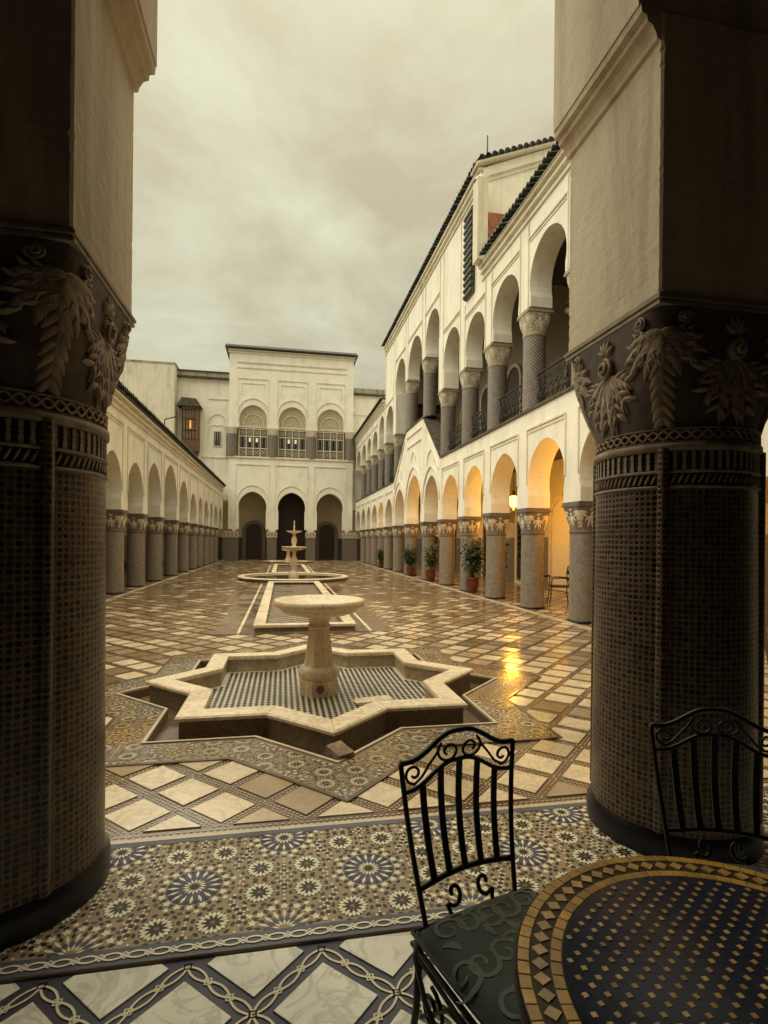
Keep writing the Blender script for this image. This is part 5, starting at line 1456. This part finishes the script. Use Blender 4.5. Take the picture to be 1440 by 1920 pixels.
# ------------------------------------------------------------------ mosaic table
tx, ty = cw(.705, .935); TR = .452
t = thing('mosaic_table', 'round table with navy and ochre mosaic top at the lower right', 'table', (tx, ty, 0), -TH)
m = MB(); m.lathe([(.001, .715), (TR - .01, .715), (TR, .722), (TR, .738), (TR - .003, .740), (.001, .740)], n=96, caps=False); m.build('table_top', 'brown_t', t)
m = MB(); m.lathe([(TR + .004, .712), (TR + .006, .728), (TR + .001, .736)], n=96, caps=False); m.build('metal_band', 'iron', t)
m = MB(); m.lathe([(TR - .088, .7402), (TR - .088, .7418), (.001, .7418)], n=80, caps=False); m.build('navy_field', 'navy_t', t)
def ring_tiles(name, r0, r1, n, mat, gap=.0009, z=.7418):
    a = 2 * PI / n; g0 = gap / r1; pts = []
    vs = []
    for zz, ins in ((.739, 0), (z - .0008, 0), (z, .0012)):
        vs += [((r0 + ins) * math.cos(g0 + ins / r0), (r0 + ins) * math.sin(g0 + ins / r0), zz), ((r1 - ins) * math.cos(g0 + ins / r1), (r1 - ins) * math.sin(g0 + ins / r1), zz), ((r1 - ins) * math.cos(a - g0 - ins / r1), (r1 - ins) * math.sin(a - g0 - ins / r1), zz), ((r0 + ins) * math.cos(a - g0 - ins / r0), (r0 + ins) * math.sin(a - g0 - ins / r0), zz)]
    fs = [(8, 9, 10, 11)] + [(k * 4 + i, k * 4 + (i + 1) % 4, k * 4 + 4 + (i + 1) % 4, k * 4 + 4 + i) for k in (0, 1) for i in range(4)]
    me = MB().add(vs, fs).mesh(name, [mat])
    for k in range(n): link(name, me, t, (0, 0, rnd.uniform(-.0006, .0004)), k * a)
ring_tiles('border_tile', TR - .025, TR - .003, 84, 'yellow_t')
ring_tiles('inner_border_tile', TR - .086, TR - .065, 74, 'yellow_t')
def loz(rx, ry, mat, name):
    v = [(rx, 0, .739), (0, ry, .739), (-rx, 0, .739), (0, -ry, .739), (rx * .9, 0, .7426), (0, ry * .9, .7426), (-rx * .9, 0, .7426), (0, -ry * .9, .7426)]
    return MB().add(v, [(4, 5, 6, 7)] + [(i, (i + 1) % 4, 4 + (i + 1) % 4, 4 + i) for i in range(4)]).mesh(name, [mat])
dm = loz(.0180, .0175, 'pale_t', 'diamond_tile'); rm_ = TR - .045
for k in range(70):
    a = 2 * PI * (k + .5) / 70; link('diamond_tile', dm, t, (rm_ * math.cos(a), rm_ * math.sin(a), rnd.uniform(-.0006, .0003)), a + rnd.uniform(-.05, .05))
sm = loz(.0080, .0080, 'pale_t', 'small_tile'); st = .0395; spots = []
for i in range(-11, 12):
    for j in range(-22, 23):
        x, y = (i + .5 * (j % 2)) * st, j * st * .5
        if math.hypot(x, y) < TR - .097: spots.append((x, y))
spots.sort(key=lambda p: (p[0] + .705 > .72 * (p[1] + .935) + .02, math.hypot(p[0] + .705, p[1] + .935)))
extra = MB()
for k, (x, y) in enumerate(spots):
    x += rnd.uniform(-.0015, .0015); y += rnd.uniform(-.0015, .0015); a = PI / 4 + rnd.uniform(-.15, .15) + .25
    if k < 290: link('small_tile', sm, t, (x, y, rnd.uniform(-.0004, .0004)), a)
    else: extra.add([(x + .008 * math.cos(a + q * PI / 2), y + .008 * math.sin(a + q * PI / 2), .7426) for q in range(4)], [(0, 1, 2, 3)])
stuff(extra.build('small_tiles', 'pale_t', t))
m = MB(); m.lathe([(.03, .0), (.03, .715)], n=14); m.build('pedestal', 'iron', t)
for k in range(3):
    a = 2 * PI * k / 3 + .4; m = MB(); m.tube([(.02 * math.cos(a), .02 * math.sin(a), .25), (.14 * math.cos(a), .14 * math.sin(a), .16), (.26 * math.cos(a), .26 * math.sin(a), .012)], .012, 6); m.build('foot', 'iron', t)

# far chair and side table in the right gallery
def far_chair(label, loc, rz):
    t = thing('iron_armchair', label, 'chair', (*loc, 0), rz)
    m = MB(); m.tube([(.22 * math.cos(a), -.22, .72 + .24 * math.sin(a)) for a in [2 * PI * k / 24 for k in range(24)]], .013, 6, closed=True); m.build('back_hoop', 'iron', t)
    m = MB()
    for s in (-1, 1):
        m.tube(spiral((s * .09, -.22, .80), .075, .015, 0, 1.5, 20), .010, 5); m.tube(spiral((s * .09, -.22, .62), .07, .015, PI, -1.5, 20), .010, 5)
    m.build('back_scroll', 'iron', t)
    for s in (-1, 1):
        m = MB(); m.tube([(s * .22, -.22, .66), (s * .25, .0, .67), (s * .25, .2, .66), (s * .24, .22, .45)], .015, 6); m.build('armrest', 'iron', t)
        for y in (-.22, .22):
            m = MB(); m.tube([(s * .22, y, .45), (s * .22, y * 1.02, .2), (s * .25, y * 1.2, .012)], .015, 6); m.build('leg', 'iron', t)
    m = MB(); m.prism([(-.24, -.23), (.24, -.23), (.25, .24), (-.25, .24)], .43, .47, 0, True, .01); m.build('seat', 'iron', t)
far_chair('small hoop-backed iron armchair behind the right arcade columns', (6.95, 12.55), 1.2)
t = thing('side_table', 'small dark round table half hidden behind the second right column', 'table', (6.55, 12.95, 0))
m = MB(); m.lathe([(.32, .68), (.33, .70), (.32, .72), (.001, .72)], n=28); m.build('table_top', 'iron', t)
m = MB(); m.lathe([(.16, 0), (.03, .05), (.025, .68)], n=12); m.build('pedestal', 'iron', t)

# ------------------------------------------------------------------ lanterns
def lantern(label, x, y, z, zc, lit=True, s=1.0, power=42):
    t = thing('hanging_lantern', label, 'lantern', (x, y, z), group='lit lanterns of the right gallery' if lit else None)
    m = MB(); m.lathe([(.06 * s, -.15 * s), (.13 * s, -.08 * s), (.15 * s, .02 * s), (.12 * s, .11 * s), (.05 * s, .15 * s)], n=8, smooth=False); m.build('glass', 'lamp_glass' if lit else 'brass', t)
    m = MB()
    for k in range(8):
        a = 2 * PI * k / 8; m.tube([(r * s * math.cos(a), r * s * math.sin(a), q * s) for r, q in ((.062, -.15), (.134, -.08), (.154, .02), (.124, .11), (.052, .15))], .007 * s, 4)
    m.lathe([(.07 * s, .15 * s), (.10 * s, .17 * s), (.04 * s, .24 * s), (.02 * s, .30 * s)], n=10); m.lathe([(.001, -.24 * s), (.02 * s, -.21 * s), (.05 * s, -.17 * s), (.065 * s, -.15 * s)], n=8)
    m.build('frame', 'brass', t)
    m = MB(); m.tube([(0, 0, .29 * s), (0, 0, zc - z)], .010, 5); m.build('chain', 'iron', t)
    if lit:
        L = bpy.data.lights.new('lantern_light', 'POINT'); L.energy = power; L.color = (1.0, 0.46, 0.05); L.shadow_soft_size = .16
        o = bpy.data.objects.new('lantern_light', L); COL.objects.link(o); o.parent = t; o.location = (0, 0, -.33)
lantern('glowing yellow lantern hanging between the second and third right columns', 7.0, 15.45, 2.82, 4.3, True, 1.15)
lantern('lit lantern hidden behind the right great column, glowing on the gallery wall', 7.2, 10.5, 2.95, 4.3, True, 1.0, 50)
lantern('lit lantern in the gallery behind the middle gabled arch', 7.2, 22.3, 3.05, 4.3, True, 1.0, 26)
lantern('farthest lit lantern deep in the right gallery', 7.2, 30.1, 2.95, 4.3, True, 1.0, 16)
lantern('unlit dark lantern hanging in the upper right gallery', 7.0, 12.2, 7.35, 9.1, False, 1.1)

# ------------------------------------------------------------------ potted plants
def plant(label, x, y, h, rad, pot, leaf, seed, n=520, lsize=.085):
    t = thing('potted_plant', label, 'plant', (x, y, .006), group='potted plants along the arcades'); r = random.Random(seed)
    ph = .42 * pot
    m = MB(); m.lathe([(.11 * pot, 0), (.16 * pot, .12 * pot), (.185 * pot, .28 * pot), (.165 * pot, .36 * pot), (.19 * pot, .38 * pot), (.19 * pot, ph), (.165 * pot, ph), (.16 * pot, ph - .04), (.001, ph - .04)], n=20, caps=False); m.build('pot', 'terracotta', t)
    m = MB(); ends = []
    for k in range(9):
        a = r.uniform(0, 2 * PI); q = r.uniform(.2, 1) * rad; e = (q * math.cos(a), q * math.sin(a), ph + (h - ph) * r.uniform(.55, .98)); ends.append(e)
        m.tube([(r.uniform(-.03, .03), r.uniform(-.03, .03), ph - .05), (e[0] * .35, e[1] * .35, ph + (e[2] - ph) * .5), e], [.012, .009, .003], 5)
    m.build('stems', 'bark', t)
    m = MB()
    for k in range(n * 2):
        e = r.choice(ends); u = r.uniform(.25, 1.05); c = Vector((e[0] * u + r.gauss(0, .10), e[1] * u + r.gauss(0, .10), ph + (e[2] - ph) * u + r.gauss(0, .07)))
        d = Vector((r.gauss(0, 1), r.gauss(0, 1), r.gauss(-.1, .7))).normalized(); up = Vector((r.gauss(0, .5), r.gauss(0, .5), 1)); w = d.cross(up).normalized(); L = lsize * r.uniform(.7, 1.4)
        b = c + d * L * .5 + w * L * .30; b2 = c + d * L * .5 - w * L * .30
        m.add([c, b, c + d * L - Vector((0, 0, L * .15)), b2], [(0, 1, 2), (0, 2, 3)], r.choice((0, 0, 1)))
    stuff(m.build('foliage', [leaf, 'leafB'], t))
plant('large bushy plant in a red pot beside the fourth right column', 5.72, 15.55, 1.62, .28, 1.1, 'leafA', 1, 760)
plant('tall dark plant behind the large red-potted bush', 6.35, 15.3, 1.95, .26, 1.0, 'leafB', 2, 620)
plant('yellow-green plant in a red pot near the gabled arch', 5.68, 20.15, 1.42, .27, 1.1, 'leafC', 3, 620)
plant('dark green plant in a red pot under the gabled arch', 5.62, 23.2, 1.28, .30, 1.0, 'leafA', 4, 620)
plant('tall dark shrub standing behind the potted plants of the gabled arch', 6.3, 22.3, 2.3, .30, 1.1, 'leafB', 5, 700)
plant('small far plant at the foot of the right arcade', 5.6, 30.4, 1.05, .30, .9, 'leafA', 6, 420)
plant('low dark plant inside the left arcade behind its nearest columns', -5.6, 17.2, .95, .30, .9, 'leafB', 7, 420)
plant('second low plant inside the left arcade farther along', -5.5, 19.7, .85, .28, .9, 'leafB', 8, 380)

# antenna on the left roof
t = thing('roof_antenna', 'thin bent antenna pole standing on the left wing roof', 'antenna', (-5.6, 27.0, 5.72))
m = MB(); m.tube([(0, 0, -.2), (0, 0, 1.5), (0, 0, 1.55), (.5, 0, 1.7)], .025, 6); m.build('pole', 'iron', t)
m = MB()
for k in range(4): m.tube([(.1 + k * .12, -.15, 1.585 + k * .036), (.1 + k * .12, .15, 1.585 + k * .036)], .012, 5)
m.build('rod', 'iron', t)
